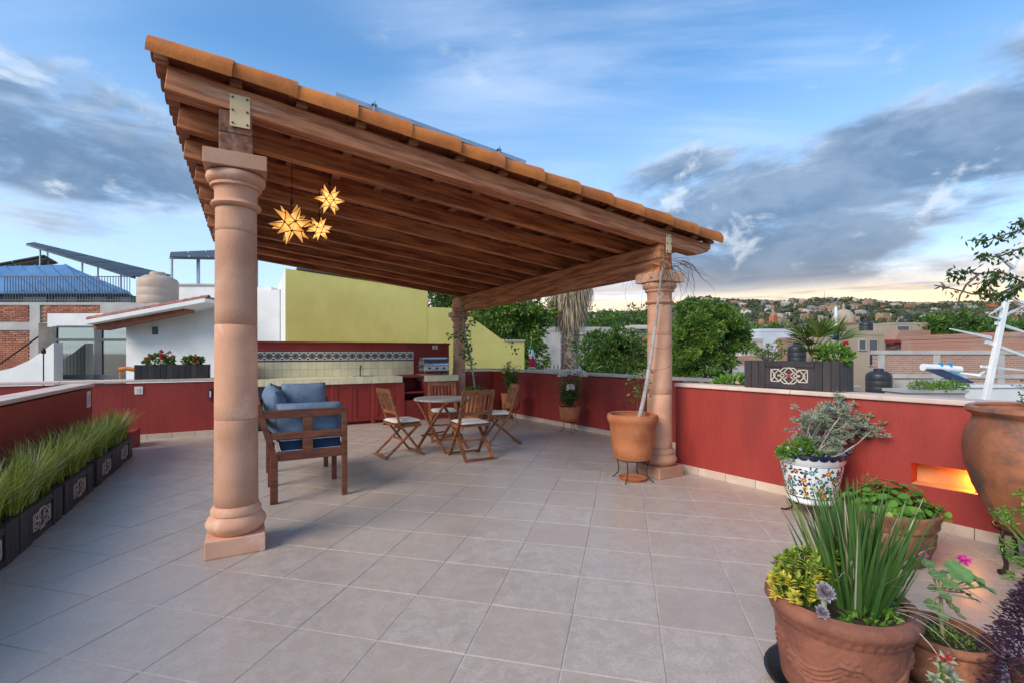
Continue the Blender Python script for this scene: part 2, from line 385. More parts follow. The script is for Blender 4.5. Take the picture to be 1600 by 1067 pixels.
mat('blade_green', (.040, .115, .026), (.10, .205, .045), island=True, rough=.42, bump=0, transl=.22, c3=(.20, .27, .06), t3=(.8, 1))
mat('blade_dry', (.52, .43, .27), (.62, .56, .44), island=True, rough=.7, bump=0, transl=.2)
mat('grass_blade', (.22, .32, .035), (.52, .56, .08), island=True, rough=.45, bump=0, transl=.3, c3=(.62, .56, .13), t3=(.80, .95))
mat('echeveria', (.33, .29, .34), (.42, .36, .41), island=True, rough=.6, bump=0, transl=.1)
mat('petal_white', (.80, .70, .62), (.84, .78, .74), island=True, rough=.6, bump=0, transl=.25)
mat('petal_pink', (.74, .04, .36), (.82, .12, .46), island=True, rough=.5, bump=0, transl=.25)
mat('petal_red', (.42, .015, .03), (.60, .03, .05), island=True, rough=.5, bump=0, transl=.2)
mat('petal_yellow', (.80, .50, .03), (.85, .58, .08), island=True, rough=.5, bump=0, transl=.25)
mat('petal_lavender', (.24, .20, .38), (.34, .30, .46), island=True, rough=.7, bump=0, transl=.1)
mat('frond', (.055, .10, .020), (.13, .20, .035), island=True, rough=.42, bump=0, transl=.22, c3=(.34, .32, .08), t3=(.9, 1))
mat('thatch', (.36, .27, .17), (.52, .42, .29), island=True, rough=.85, bump=0, transl=.1, c3=(.22, .16, .10), t3=(.8, 1))
mat('palm_bark', (.40, .32, .24), (.26, .20, .15), 5, .9, .6, 20, c3=(.13, .10, .08), s3=6, t3=(.5, .65))
mat('bark', (.17, .125, .09), (.095, .07, .05), 6, .9, .6, 22)
mat('bark_pale', (.50, .46, .42), (.30, .27, .24), 9, .85, .6, 40)
mat('twig', (.13, .085, .055), (.08, .05, .035), 9, .85, .3, 40)
# neighbours
mat('white_plaster', (.74, .73, .71), (.66, .65, .63), 1.4, .8, .25, 30, c3=(.55, .54, .52), s3=.8, t3=(.6, .85))
mat('yellow_plaster', (.88, .74, .22), (.79, .665, .19), 1.1, .75, .3, 30, c3=(.70, .60, .19), s3=.6, t3=(.55, .8))
mat('grey_plaster', (.46, .43, .40), (.36, .34, .32), 1.0, .85, .3, 20, c3=(.28, .26, .25), s3=.8, t3=(.55, .8))
mat('mortar', (.42, .38, .34), (.32, .29, .26), 2, .9, .4, 20)
mat('brick', (.42, .165, .095), (.30, .105, .065), 2, .88, .4, 20, rnd=.3)
mat('brick_far', (.46, .21, .13), (.34, .14, .09), 3.0, .9, .3, 6, c3=(.42, .34, .27), s3=.5, t3=(.55, .8))
mat('blue_roof', (.06, .185, .38), (.045, .14, .30), 1.2, .45, .1, 10, c3=(.11, .25, .42), s3=1.0, t3=(.5, .8))
mat('solar_back', (.055, .062, .07), (.04, .045, .05), 2, .5, .05, 10)
mat('slate', (.06, .065, .072), (.09, .095, .10), 3, .5, .1, 20)
mat('tank_beige', (.52, .385, .29), (.45, .33, .25), 2, .5, .1, 20)
mat('tank_black', (.022, .024, .028), (.035, .037, .042), 2, .4, .05, 20)
mat('curtain', (.52, .53, .54), (.40, .41, .43), 3, .9, 0, stretch=(20, 20, 1))
mat('pane', (.03, .032, .035), None, rough=.03, bump=0, spec=1.0, metallic=0.0)
mat('white_metal', (.80, .80, .79), (.72, .72, .71), 5, .42, .05, 20)
mat('blue_paint', (.03, .26, .52), None, rough=.4, bump=0)
mat('hose', (.70, .22, .04), None, rough=.5, bump=0)
mat('flag_green', (.015, .14, .09), None, rough=.8, bump=0); mat('flag_red', (.55, .02, .04), None, rough=.8, bump=0); mat('flag_white', (.74, .74, .74), None, rough=.8, bump=0)
mat('gold', (.55, .38, .10), None, rough=.35, metallic=.8, bump=0)
mat('ground', (.20, .17, .13), (.13, .13, .08), .02, .95, 0)
mat('hill', (.075, .075, .040), (.125, .10, .06), .012, .95, 0, c3=(.05, .07, .03), s3=.03, t3=(.45, .65))
mat('far_leaf', (.030, .042, .020), (.080, .085, .038), island=True, rough=.9, bump=0)
for n_, c_ in dict(far_white=(.50, .45, .40), far_cream=(.34, .27, .20), far_ochre=(.36, .20, .10), far_pink=(.36, .21, .16), far_orange=(.42, .15, .07), far_grey=(.24, .22, .21)).items():
    mat(n_, c_, tuple(k * .8 for k in c_), .3, .9, 0, rnd=.3)
mat('far_window', (.05, .05, .06), None, rough=.3, bump=0)
# ------------------------------------------------------------------ terrace floor
XL, YB = -1.94, 9.60                       # inner faces of the left parapet and of the back wall
def xin(y): return 4.483 - 0.1105 * (y - 4.012)     # inner face of the near right wall
def xout(y): return 5.113 - 0.1025 * (y - 8.448)    # inner face of the outer right wall
Y_STEP = 4.06
def clip(poly, nx, ny, c):                  # keep nx*x + ny*y <= c
    out = []
    for i in range(len(poly)):
        p, q = poly[i], poly[(i + 1) % len(poly)]; dp_, dq = nx * p[0] + ny * p[1] - c, nx * q[0] + ny * q[1] - c
        if dp_ <= 0: out.append(p)
        if (dp_ < 0 < dq) or (dq < 0 < dp_):
            t = dp_ / (dp_ - dq); out.append((p[0] + t * (q[0] - p[0]), p[1] + t * (q[1] - p[1])))
    return out
slab = [(-2.14, -2.6), (xin(-2.6) + .2, -2.6), (xin(Y_STEP) + .2, Y_STEP), (xout(2.6) + .2, 2.6), (xout(9.95) + .2, 10.6), (-5.2, 10.6), (-5.2, 9.0), (-2.14, 9.0)]
m = MB(); m.prism(slab, 0, 'z', -7.9, -0.0035); floor = tag(m.build('terrace_floor', M['grout']), kind='structure')
ta = Vector((0.67366, 0.73904)); tb = Vector((0.73904, -0.67366)); PA, PB, OA, OB = 0.4475, 0.4487, 2.09, 0.174
tiles = []
for i in range(-18, 34):
    for j in range(-30, 22):
        a0, b0 = OA + PA * i, OB + PB * j; g_ = .0032
        q = [(a0 + g_, b0 + g_), (a0 + PA - g_, b0 + g_), (a0 + PA - g_, b0 + PB - g_), (a0 + g_, b0 + PB - g_)]
        poly = [tuple(ta * u_ + tb * v_) for u_, v_ in q]; cy = sum(p[1] for p in poly) / 4
        full = len(poly)
        poly = clip(poly, -1, 0, 1.98); poly = clip(poly, 0, -1, 2.5) if poly else poly
        poly = clip(poly, 0, 1, 9.93) if poly else poly
        if poly and sum(p[0] for p in poly) / len(poly) < 4.2: poly = clip(poly, 0, 1, 9.63)
        if poly:
            if cy < Y_STEP + .1: poly = clip(poly, 1, .1105, xin(0) + .05)
            else: poly = clip(poly, 1, .1025, xout(0) + .05)
        if len(poly) < 3: continue
        ar = abs(sum(poly[k][0] * poly[(k + 1) % len(poly)][1] - poly[(k + 1) % len(poly)][0] * poly[k][1] for k in range(len(poly)))) / 2
        if ar < .004: continue
        cx = sum(p[0] for p in poly) / len(poly); cy = sum(p[1] for p in poly) / len(poly)
        r_, d_ = cx * CC - cy * SS, cx * SS + cy * CC
        vis = d_ > .9 and abs(r_) < d_ * 1.2 + .4
        tiles.append((0 if vis else 1, -ar / max(d_, .3) ** 2, poly, cx, cy))
tiles.sort(key=lambda t_: t_[:2])
def tile_mesh(mb, poly, cx, cy, tilt=None):
    n = len(poly); e = .003
    if sum(poly[k][0] * poly[(k + 1) % n][1] - poly[(k + 1) % n][0] * poly[k][1] for k in range(n)) < 0: poly = poly[::-1]
    top = [];
    for p in poly:
        l = math.hypot(p[0] - cx, p[1] - cy) or 1; k = max(0, 1 - e * 1.4 / l); top.append(((p[0] - cx) * k, (p[1] - cy) * k))
    vs = [(p[0] - cx, p[1] - cy, -.012) for p in poly] + [(p[0] - cx, p[1] - cy, -.0015) for p in poly] + [(p[0], p[1], 0) for p in top]
    mb.add(vs, [tuple(2 * n + k for k in range(n))] + [(k + o, (k + 1) % n + o, (k + 1) % n + n + o, k + n + o) for o in (0, n) for k in range(n)])
sq = None; rest = MB()
for k, (vis, _, poly, cx, cy) in enumerate(tiles):
    if k < 300:
        mb = MB(); tile_mesh(mb, poly, cx, cy)
        o = mb.build('floor_tile', M['floor_tile'], floor, loc=(cx, cy, R.uniform(-.0006, .0004))); o.rotation_euler = (R.gauss(0, .0006), R.gauss(0, .0006), 0)
    else:
        o_ = len(rest.v); mb = MB(); tile_mesh(mb, poly, cx, cy); rest.add([(v[0] + cx, v[1] + cy, v[2]) for v in mb.v], mb.f)
if rest.f: tag(rest.build('floor_tile_field', M['floor_tile'], floor), kind='stuff')

# ------------------------------------------------------------------ walls
def wall(name, label, p, q, h, side, th=.2, skirt=True, holes=None, capw=.03, skfrom=0.0):
    """wall whose inner face runs p -> q; side=+1 when the terrace is on the left of that direction"""
    p = Vector((*p, 0)); q = Vector((*q, 0)); d = q - p; L = d.length; rz = math.atan2(d.y, d.x)
    root = empty(name, p, rz, label, 'wall'); s = side; o = -s
    mb = MB(); yo = o * th / 2
    if not holes: mb.box(L / 2, yo, h / 2 - .05, L, th, h - .0 + .05 - .05 * 0)
    else:
        x0, x1, z0, z1, dep = holes
        mb.bb(0, x0, 0, o * th, -.05, h); mb.bb(x1, L, 0, o * th, -.05, h); mb.bb(x0, x1, 0, o * th, -.05, z0); mb.bb(x0, x1, 0, o * th, z1, h)
        mb.bb(x0 - .01, x1 + .01, o * dep, o * (th + .05), z0 - .01, z1 + .01)
    mb.build('wall_body', M['red_wall'], root)
    if holes:
        nl = MB(); nl.bb(x0 + .002, x1 - .002, o * (dep - .008), o * (dep - .0005), z0 + .002, z1 - .002); nl.build('added_glow_back', M['niche_glow_ochre'], root)  # panels added so the lamp glow looks orange inside the red niche
        nl = MB(); nl.bb(x0 + .002, x1 - .002, o * .004, o * (dep - .0085), z0 + .0005, z0 + .006); nl.build('added_glow_floor', M['niche_glow_ochre'], root)
    n = max(1, round(L / 1.2)); 
    for k in range(n):
        a, b = L * k / n, L * (k + 1) / n
        c = MB(); c.box((b - a) / 2, 0, 0, b - a - .003, th + 2 * capw, .042); c.build('cap', M['cap'], root, bevel=.008, loc=(a, yo, h + .019))
    if skirt:
        x = skfrom; SL = .33
        while x < L - .02:
            e = min(x + SL, L); c = MB(); c.box((e - x) / 2, 0, 0, e - x - .004, .014, .085)
            c.build('skirting_tile', M['skirting'], root, loc=(x, s * .0055, .0405), bevel=.003); x += SL
    return root
wall('parapet_wall', 'low red wall behind the row of grass planters', (XL, -2.5), (XL, 8.64), .94, -1, skirt=False)
wall('parapet_wall', 'long red back wall carrying the dark flower box', (-5.1, YB), (.06, YB), .93, -1)
right_wall = wall('parapet_wall', 'red wall with the lit niche beside the painted flower pot', (xin(-2.5), -2.5), (xin(Y_STEP - .02), Y_STEP - .02), 1.0, 1,
     holes=((1.43 + 2.5) , (1.84 + 2.5), .335, .508, .15), th=.2)
wall('parapet_wall', 'red wall behind the pot of white roses', (xout(2.7), 2.7), (xout(9.9), 9.9), 1.0, 1, skfrom=Y_STEP - 2.7)
wall('parapet_wall', 'short red wall beneath the sloping yellow wall', (4.03, 9.9), (xout(9.9) + .02, 9.9), 1.0, -1)
m = MB(); m.box(0, 0, 0, xout(Y_STEP) - xin(Y_STEP) - .26, .16, 1.0)
tag(m.build('return_wall', M['red_wall'], loc=((xin(Y_STEP) + xout(Y_STEP)) / 2 + .12, Y_STEP - .04, .5)), 'red return wall joining the two right walls behind the column', 'wall')
m = MB(); m.box(0, 0, .12, .13, .42, .24); tag(m.build('kerb_block', M['red_wall'], loc=(-1.565, 9.03, 0), bevel=.006), 'small red kerb block on the floor beyond the last grass planter', 'kerb')
# bed of soil between the two right walls
m = MB(); m.prism([(xin(3.98) + .2, 3.95), (xin(2.75) + .2, 2.75), (xout(2.75) - .005, 2.75), (xout(3.95) - .005, 3.95)], 0, 'z', -.3, .86); tag(m.build('planting_bed', M['soil']), 'strip of dark soil between the two red right walls', 'bed')
# lamp in the niche
def niche_lamp():
    L = right_wall; d = (Vector((xin(Y_STEP), Y_STEP)) - Vector((xin(-2.5), -2.5))).normalized(); rz = math.atan2(d.y, d.x)
    p = Vector((xin(-2.5), -2.5)) + d * (2.5 + 1.452); n = Vector((d.y, -d.x))
    q = p + n * .075
    r = empty('niche_lamp', (q.x, q.y, .327), rz, 'small amber lamp lying in the niche of the red wall', 'lamp')
    b = MB(); b.box(0, 0, .012, .038, .05, .024); b.build('lamp_base', M['dark_steel'], r, bevel=.004)
    b = MB(); b.lathe([(.0, .0), (.016, .004), (.019, .02), (.012, .036), (.0, .042)], 14, z0=.022); b.build('bulb', M['amber_lamp'], r, smooth=True)
    l = bpy.data.lights.new('niche_light', 'POINT'); l.energy = 1.1; l.color = (1.0, .40, .07); l.shadow_soft_size = .03
    lo = bpy.data.objects.new('niche_light', l); COL.objects.link(lo); lo.parent = r; lo.location = (0.03, 0.0, .09)
niche_lamp()

# switches and boxes on the walls
def plate(name, label, loc, rz, w, h, mat_='white_plastic', cat='switch', t=.012):
    r = empty(name, loc, rz, label, cat); b = MB(); b.box(0, -t / 2, h / 2, w, t, h); b.build('cover_plate', M[mat_], r, bevel=.004)
    b = MB(); b.box(0, -t - .002, h / 2, w * .42, .006, h * .5); b.build('button', M['white_plastic' if mat_ != 'white_plastic' else 'cap'], r, bevel=.002)
    return r
q = dp(216.5, 612, 7.62); plate('light_switch', 'square cream switch plate on the red back wall', (q.x, YB, .735), 0, .11, .125)
plate('wall_sign', 'small white plate near the end of the low planter wall', (XL, 8.45, .66), math.pi / 2, .15, .22, cat='sign')
q = dp(331, 612, 8.1); plate('wall_lamp', 'dark slim wall light on the red back wall beside the column', (-.60, YB, .60), 0, .05, .20, 'dark_steel', 'lamp', .05)

# ------------------------------------------------------------------ pergola
perg = empty('pergola', (0, 0, 0), 0, 'timber pergola with clay tile roof on pink stone columns', 'pergola')
def column(x, y, top, rz=0.0):
    c = empty('column', (x, y, 0), rz); c.parent = perg
    s = M['stone']; h = top
    b = MB(); b.box(0, 0, .061, .365, .365, .122); b.build('plinth', s, c, bevel=.006)
    pr = [(.0, 0)] + [(.150 + .043 * math.sin(math.pi * k / 10), .135 * k / 10) for k in range(11)] + [(.160, .137), (.162, .165), (.150, .18), (.145, .195), (0, .195)]
    b = MB(); b.lathe(pr, 48, z0=.1215); b.build('base_moulding', s, c, smooth=True, sharp=50)
    z0, z1 = .316, top - .355; cuts = [z0] + [z for z in (.93, 1.60, 2.26) if z < z1 - .1] + [z1]
    for a, e in zip(cuts[:-1], cuts[1:]):
        r0 = .141 - .010 * (a - z0) / 2.2; r1 = .141 - .010 * (e - z0) / 2.2
        b = MB(); b.lathe([(r0 - .004, 0), (r0, .004)] + [(r0 + (r1 - r0) * k / 6, .004 + (e - a - .008) * k / 6) for k in range(1, 7)] + [(r1 - .004, e - a)], 48); b.build('shaft_drum', s, c, smooth=True, sharp=50, loc=(R.uniform(-.001, .001), R.uniform(-.001, .001), a))
    r = .131
    pr = [(r - .004, 0), (r, .0), (r + .022, .006), (r + .032, .022), (r + .022, .040), (r + .008, .047), (r + .006, .06), (r + .006, .12), (r + .012, .14), (r + .032, .146), (r + .034, .158), (r + .026, .168),
          (r + .034, .172), (r + .054, .19), (r + .060, .212), (r + .052, .238), (r + .03, .25)]
    b = MB(); b.lathe(pr, 48, z0=z1); b.build('capital', s, c, smooth=True, sharp=50)
    b = MB(); b.box(0, 0, top - .0525, .385, .385, .105); b.build('abacus', s, c, bevel=.005)
    return c
LT, RT = 2.785, 2.305
column(-.09, 3.97, LT); column(4.14, 3.97, RT); column(4.14, 9.97, RT); column(-.27, 9.97, LT)
SL_ = .113
def ztop(x): return 3.261 - SL_ * x
HB = .165
# head beams over the columns (two timbers one on the other)
for (x0, x1, za, nm) in ((-.09, -.12, LT, 'left'), (4.14, 4.14, RT, 'right')):
    zt = ztop(x0) - HB - .002; hh = (zt - za)
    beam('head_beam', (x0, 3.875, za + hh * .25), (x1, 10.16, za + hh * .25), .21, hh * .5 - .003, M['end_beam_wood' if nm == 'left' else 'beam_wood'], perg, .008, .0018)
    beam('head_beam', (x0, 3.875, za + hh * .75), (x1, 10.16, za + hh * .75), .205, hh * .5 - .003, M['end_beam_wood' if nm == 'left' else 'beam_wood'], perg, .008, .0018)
# front beam with its shaped tail, and the rafters
def rafter(y, x0, x1, w, h, mname, tail=False):
    L = (x1 - x0) / math.cos(math.atan(SL_)); b = MB(); prof = [(0, -h), (0, 0), (L, 0)]
    if tail: prof += [(L, -h * .35), (L - .03, -h * .42), (L - .045, -h * .6), (L - .11, -h * .66), (L - .13, -h * .82), (L - .24, -h)]
    else: prof += [(L, -h * .5), (L - .1, -h)]
    b.prism(prof, 0, 'y', -w / 2, w / 2)
    o = b.build('rafter', M[mname], perg, bevel=.006, loc=(x0, y, ztop(x0)), rot=(0, math.atan(SL_), 0)); return o
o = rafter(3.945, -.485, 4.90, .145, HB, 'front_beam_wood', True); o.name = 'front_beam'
RY = [4.53 + .66 * k for k in range(9)]
for y in RY: rafter(y, -.50 + R.uniform(-.02, .02), 4.80, .10, HB - .004, 'beam_wood')
# battens under every tile course
NT = 13; X0, X1 = -.585, 4.945; ST = (X1 - X0) / NT
for k in range(NT + 1):
    x = X0 + .07 + ST * k if k < NT else X1 - .08
    o = beam('batten', (x, 3.83, ztop(x) + .019), (x, 10.16, ztop(x) + .019), .075, .036, M['batten_wood'], perg, .002)
# metal straps
def strap(x, y, z, w, h):
    r = empty('tie_plate', (x, y, z)); r.parent = perg
    b = MB(); b.box(0, -.004, 0, w, .008, h); b.build('plate', M['plate_metal'], r, bevel=.002)
    for i in (-1, 1):
        for j in (-1, 0, 1):
            c = MB(); c.tube([(i * w * .36, -.007, j * h * .4), (i * w * .36, -.014, j * h * .4)], .008, 8); c.build('bolt', M['bolt'], r)
strap(-.065, 3.868, ztop(-.06) - .165, .125, .225); strap(4.175, 3.868, ztop(4.17) - .15, .085, .21)
# barrel tiles
def barrel(L, r0, r1, up=True, n=9, th=.016):
    b = MB(); vs = []; seg = 3
    for i in range(seg + 1):
        t = i / seg; r = r0 + (r1 - r0) * t
        for rr in (r, r - th):
            for k in range(n):
                a = math.pi * k / (n - 1); s = 1 if up else -1
                vs.append((L * t, -rr * math.cos(a), s * rr * math.sin(a) * .92))
    W = 2 * n; fs = []
    for i in range(seg):
        for k in range(n - 1):
            a = i * W + k; fs.append((a, a + 1, a + 1 + W, a + W)); c = a + n; fs.append((c, c + W, c + 1 + W, c + 1))
        for k in (0, n - 1): a = i * W + k; fs.append((a, a + n, a + n + W, a + W))
    for i in (0, seg):
        for k in range(n - 1): a = i * W + k; fs.append((a, a + 1, a + 1 + n, a + n))
    return b.add(vs, fs)
cover_me = barrel(ST + .055, .100, .118).mesh('roof_tile', M['roof_tile'], True, 50)
pan_me = barrel(ST + .055, .112, .094, up=False).mesh('pan_tile', M['pan_tile'], True, 50)
tilt0 = math.atan(SL_)
rest = MB(); NR = 31; PY = .2045; barc = barrel(ST + .055, .100, .118); barp = barrel(ST + .055, .112, .094, up=False)
def place(me, mbsrc, name, x, y, z, single):
    rot = (R.gauss(0, .012) + (rad(27) if name == 'roof_tile' and y < 3.9 else 0), tilt0 - .018 + R.gauss(0, .006), R.gauss(0, .012))
    if single: link(name, me, perg, loc=(x, y, z), rot=rot)
    else:
        Mx = Matrix.Translation((x, y, z)) @ Matrix.Rotation(rot[2], 4, 'Z') @ Matrix.Rotation(rot[1], 4, 'Y') @ Matrix.Rotation(rot[0], 4, 'X')
        rest.add([Mx @ Vector(v) for v in mbsrc.v], mbsrc.f)
rest_p = MB()
for row in range(NR):
    y = (3.862 if row == 0 else 3.875) + PY * row
    for k in range(NT):
        x = X0 + ST * k - (.02 if k else 0)
        zc = ztop(x) + (.060 if row == 0 else .090) + R.uniform(-.004, .004)
        if row == 0 and k == 0: zc -= .016
        place(cover_me, barc, 'roof_tile', x, y, zc, row == 0 or k == 0 or (row < 5) )
        if row < NR - 1:
            if k == 0: place(pan_me, barp, 'pan_tile', x + .01, y + PY / 2, ztop(x) + .142, True)
            else:
                Mx = Matrix.Translation((x + .01, y + PY / 2, ztop(x) + .142)) @ Matrix.Rotation(tilt0 - .018, 4, 'Y')
                rest_p.add([Mx @ Vector(v) for v in barp.v], barp.f)
tag(rest.build('roof_tile_field', M['roof_tile'], perg, smooth=True, sharp=50), kind='stuff')
tag(rest_p.build('pan_tile_field', M['pan_tile'], perg, smooth=True, sharp=50), kind='stuff')
# solar panel lying over the tiles
def solar_panel():
    p0 = Vector((.60, 4.06, 3.476)); p1 = Vector((2.40, 4.06, 3.270)); a = math.atan2(p0.z - p1.z, p1.x - p0.x)
    r = empty('solar_collector', p0, 0, 'thin framed solar panel lying on the clay tile roof', 'solar panel'); r.rotation_euler = (0, a, 0)
    L = (p1 - p0).length
    b = MB(); b.bb(0, L, 0, .025, 0, .04); b.bb(0, L, .975, 1.0, 0, .04); b.bb(0, .025, .0255, .9745, 0, .04); b.bb(L - .025, L, .0255, .9745, 0, .04); b.build('frame', M['galvanised'], r, bevel=.002)
    b = MB(); b.bb(.024, L - .024, .024, .976, .012, .034); b.build('glass', M['solar_glass'], r)
    for x in (.31, 1.50):
        b = MB(); b.tube([(x, -.012, -.035), (x, -.012, .075)], .006, 6); b.tube([(x, -.012, .045), (x, -.012, .058)], .013, 6); b.box(x, .0, .044, .045, .045, .006); b.build('clamp', M['galvanised'], r)
    for y in (.2, .8):
        b = MB(); b.box(L / 2, y, -.03, L, .04, .055); b.build('mounting_rail', M['galvanised'], r)
solar_panel()

# star lanterns
def star(label, loc, rr, ztopc, seed, rz):
    r = empty('star_lantern', loc, rz, label, 'lantern')
    ph = (1 + 5 ** .5) / 2; base = []
    for a in (-1, 1):
        for b_ in (-ph, ph): base += [Vector((0, a, b_)), Vector((a, b_, 0)), Vector((b_, 0, a))]
    base = [v.normalized() * rr * .40 for v in base]; tl = Matrix.Rotation(rad(31.7), 3, 'Y') @ Matrix.Rotation(seed, 3, 'Z'); base = [tl @ v for v in base]
    fr = MB(); el = (base[0] - min(base[1:], key=lambda v: (v - base[0]).length)).length * 1.05; done = set()
    for i in range(12):
        for j in range(i + 1, 12):
            for k in range(j + 1, 12):
                a, b_, c = base[i], base[j], base[k]
                if max((a - b_).length, (b_ - c).length, (a - c).length) > el: continue
                n = (a + b_ + c).normalized(); tip = n * rr
                if (b_ - a).cross(c - a).dot(n) < 0: b_, c = c, b_
                mb = MB(); mb.add([a, b_, c, tip], [(0, 1, 3), (1, 2, 3), (2, 0, 3)]); mb.build('glass_spike', M['star_glass'], r)
                for e in (a, b_, c): fr.tube([e * 1.005, tip], [.0042 * rr / .19, .003 * rr / .19], 5)
                for e0, e1, key in ((a, b_, (i, j)), (b_, c, (j, k)), (a, c, (i, k))):
                    fr.tube([e0 * 1.01, e1 * 1.01], .004 * rr / .19, 5)
    fr.build('came_frame', M['iron'], r)
    b = MB(); b.tube([(0, 0, rr * .55), (0, 0, ztopc - loc[2])], .004, 6); b.tube([(0, 0, rr * .85), (0, 0, rr * 1.08)], .014, 8); b.build('cable', M['iron'], r)
    return r
def star_glass():
    m = bpy.data.materials.new('star_glass'); m.use_nodes = True; t = m.node_tree; g = G(t); b = t.nodes['Principled BSDF']
    tc = g.node('ShaderNodeTexCoord').outputs['Object']; l = g.vm('LENGTH', tc); n = g.noise(tc, 30, 3, .6)
    col = g.mix(g.ramp(l, .04, .17), (1.0, .56, .17), (1.0, .36, .045)); col = g.mix(g.ramp(n, .4, .7, 0, .35), col, (1.0, .60, .20))
    g.l.new(col, b.inputs['Emission Color']); g.put(b.inputs['Emission Strength'], g.m('MULTIPLY', g.ramp(l, .045, .15, .62, .25), g.ramp(n, .3, .7, .8, 1.2)))
    b.inputs['Base Color'].default_value = (.55, .27, .06, 1); b.inputs['Roughness'].default_value = .25; MATS['star_glass'] = m
star_glass()
def starpos(px, py, yw):
    t = (px - 800) / FPX; d = yw / (-t * SS + CC); return dp(px, py, d), d
for (px, py, rpx, yw, lab, sd, rz) in ((456, 351, 35, 4.62, 'largest glowing amber star lantern hanging under the pergola', .3, .5), (515, 313, 25, 4.64, 'middle sized amber star lantern hung close beneath a rafter', .9, .2), (499, 358, 21, 5.17, 'smallest amber star lantern, hanging behind the largest star', .1, 1.0)):
    q, d = starpos(px, py, yw); star(lab, tuple(q), rpx * d / FPX * 1.02, (ztop(q.x) - HB) + .004 if abs(yw - 4.53) > .1 and yw > 5 else ztop(q.x) + .02, sd, rz)
# ------------------------------------------------------------------ outdoor kitchen
kit = empty('outdoor_kitchen', (0, YB, 0), 0, 'built-in outdoor kitchen with cream tiled counter and red cupboards', 'kitchen')
KW = 10.30 - YB; KX0, KX1 = .06, 3.955
rw_, rj = M['red_wall'], M['red_joinery']
b = MB(); b.bb(KX0, 4.02, KW, KW + .2, 0, 1.585); b.build('back_wall', rw_, kit)
b = MB(); b.box((KX0 + 4.02) / 2, KW + .1, 1.604, 4.02 - KX0 + .04, .26, .036); b.build('wall_coping', rj, kit, bevel=.005)
b = MB(); b.bb(KX0 - .1, KX0, .0, KW + .2, -.05, 1.2); b.build('end_wall', rw_, kit)
CT = .925                                         # counter height
# body panels, fridge, cupboard doors, open shelf
for x0, x1 in ((.585, .66), (1.33, 1.40), (2.10, 2.17), (2.60, 2.775), (3.215, 3.29), (3.86, 3.955)):
    b = MB(); b.bb(x0, x1, .004, KW, 0, .80); b.build('pier', rw_, kit, bevel=.004)
b = MB(); b.bb(.665, 2.595, .10, KW, .0, .80); b.build('carcass', rj, kit)
for x0, x1 in ((.663, .995), (.998, 1.327), (1.403, 1.75), (1.753, 2.097), (2.173, 2.597)):
    d_ = empty('cupboard_door', (x0, .012, .06)); d_.parent = kit; w = x1 - x0
    b = MB(); b.bb(.002, w - .002, .008, .030, 0, .735); b.build('panel', rj, d_)
    b = MB()
    for a in ((.002, w - .002, 0, .07), (.002, w - .002, .665, .735), (.002, .065, .0705, .6645), (w - .065, w - .002, .0705, .6645)): b.bb(a[0], a[1], -.006, .0075, a[2], a[3])
    b.build('frame', rj, d_, bevel=.002)
    b = MB(); b.tube([(w - .035, -.006, .40), (w - .035, -.024, .40)], .010, 8); b.build('knob', M['iron'], d_)
f = empty('fridge', (KX0 + .02, .0, .02)); f.parent = kit
b = MB(); b.bb(0, .50, .03, KW - .05, 0, .78); b.build('cabinet', M['fridge'], f)
b = MB(); b.bb(.004, .496, -.004, .029, .05, .765); b.build('door', M['fridge'], f, bevel=.006)
b = MB(); b.bb(0, .50, -.008, .03, .768, .80); b.build('trim', M['galvanised'], f, bevel=.003)
b = MB(); b.tube([(.36, -.004, .70), (.36, -.02, .70)], .018, 12); b.build('badge', M['white_plastic'], f)
b = MB(); b.bb(2.775, 3.215, .03, KW, .0, .42); b.build('shelf_block', rj, kit)
b = MB(); b.bb(2.776, 3.214, .03, KW, .56, .60); b.build('shelf', rj, kit, bevel=.003)
b = MB(); b.bb(2.776, 3.214, KW - .05, KW - .01, .42, CT); b.build('shelf_back', rj, kit)
b = MB(); b.bb(3.29, 3.86, .03, KW, 0, .80); b.build('grill_base', rj, kit)
# counters: core slab with tiles as pieces
def tiled_slab(x0, x1, z0, z1, y1):
    b = MB(); b.bb(x0, x1, -.03, y1, z0, z1 - .008); b.build('counter_core', M['cap'], kit)
    n = max(1, round((x1 - x0) / .16)); s = (x1 - x0) / n
    me = MB().box(0, 0, 0, s - .005, .009, z1 - z0 - .004).mesh('counter_edge_tile', M['cream_tile'])
    for k in range(n): link('counter_edge_tile', me, kit, .002, (x0 + s * (k + .5), -.034, (z0 + z1) / 2))
    ny = round((y1 + .03) / .16); sy_ = (y1 + .03) / ny
    me = MB().box(0, 0, 0, s - .005, sy_ - .005, .009).mesh('counter_tile', M['cream_tile'])
    for k in range(n):
        for j in range(ny): link('counter_tile', me, kit, 0, (x0 + s * (k + .5), -.03 + sy_ * (j + .5), z1 - .004))
tiled_slab(KX0 + .01, 2.725, .80, CT, KW - .01); tiled_slab(3.235, KX1, .80, CT, KW - .01)
b = MB(); b.bb(2.726, 3.234, .12, KW - .01, .885, CT - .004); b.build('serving_ledge', rj, kit, bevel=.003)
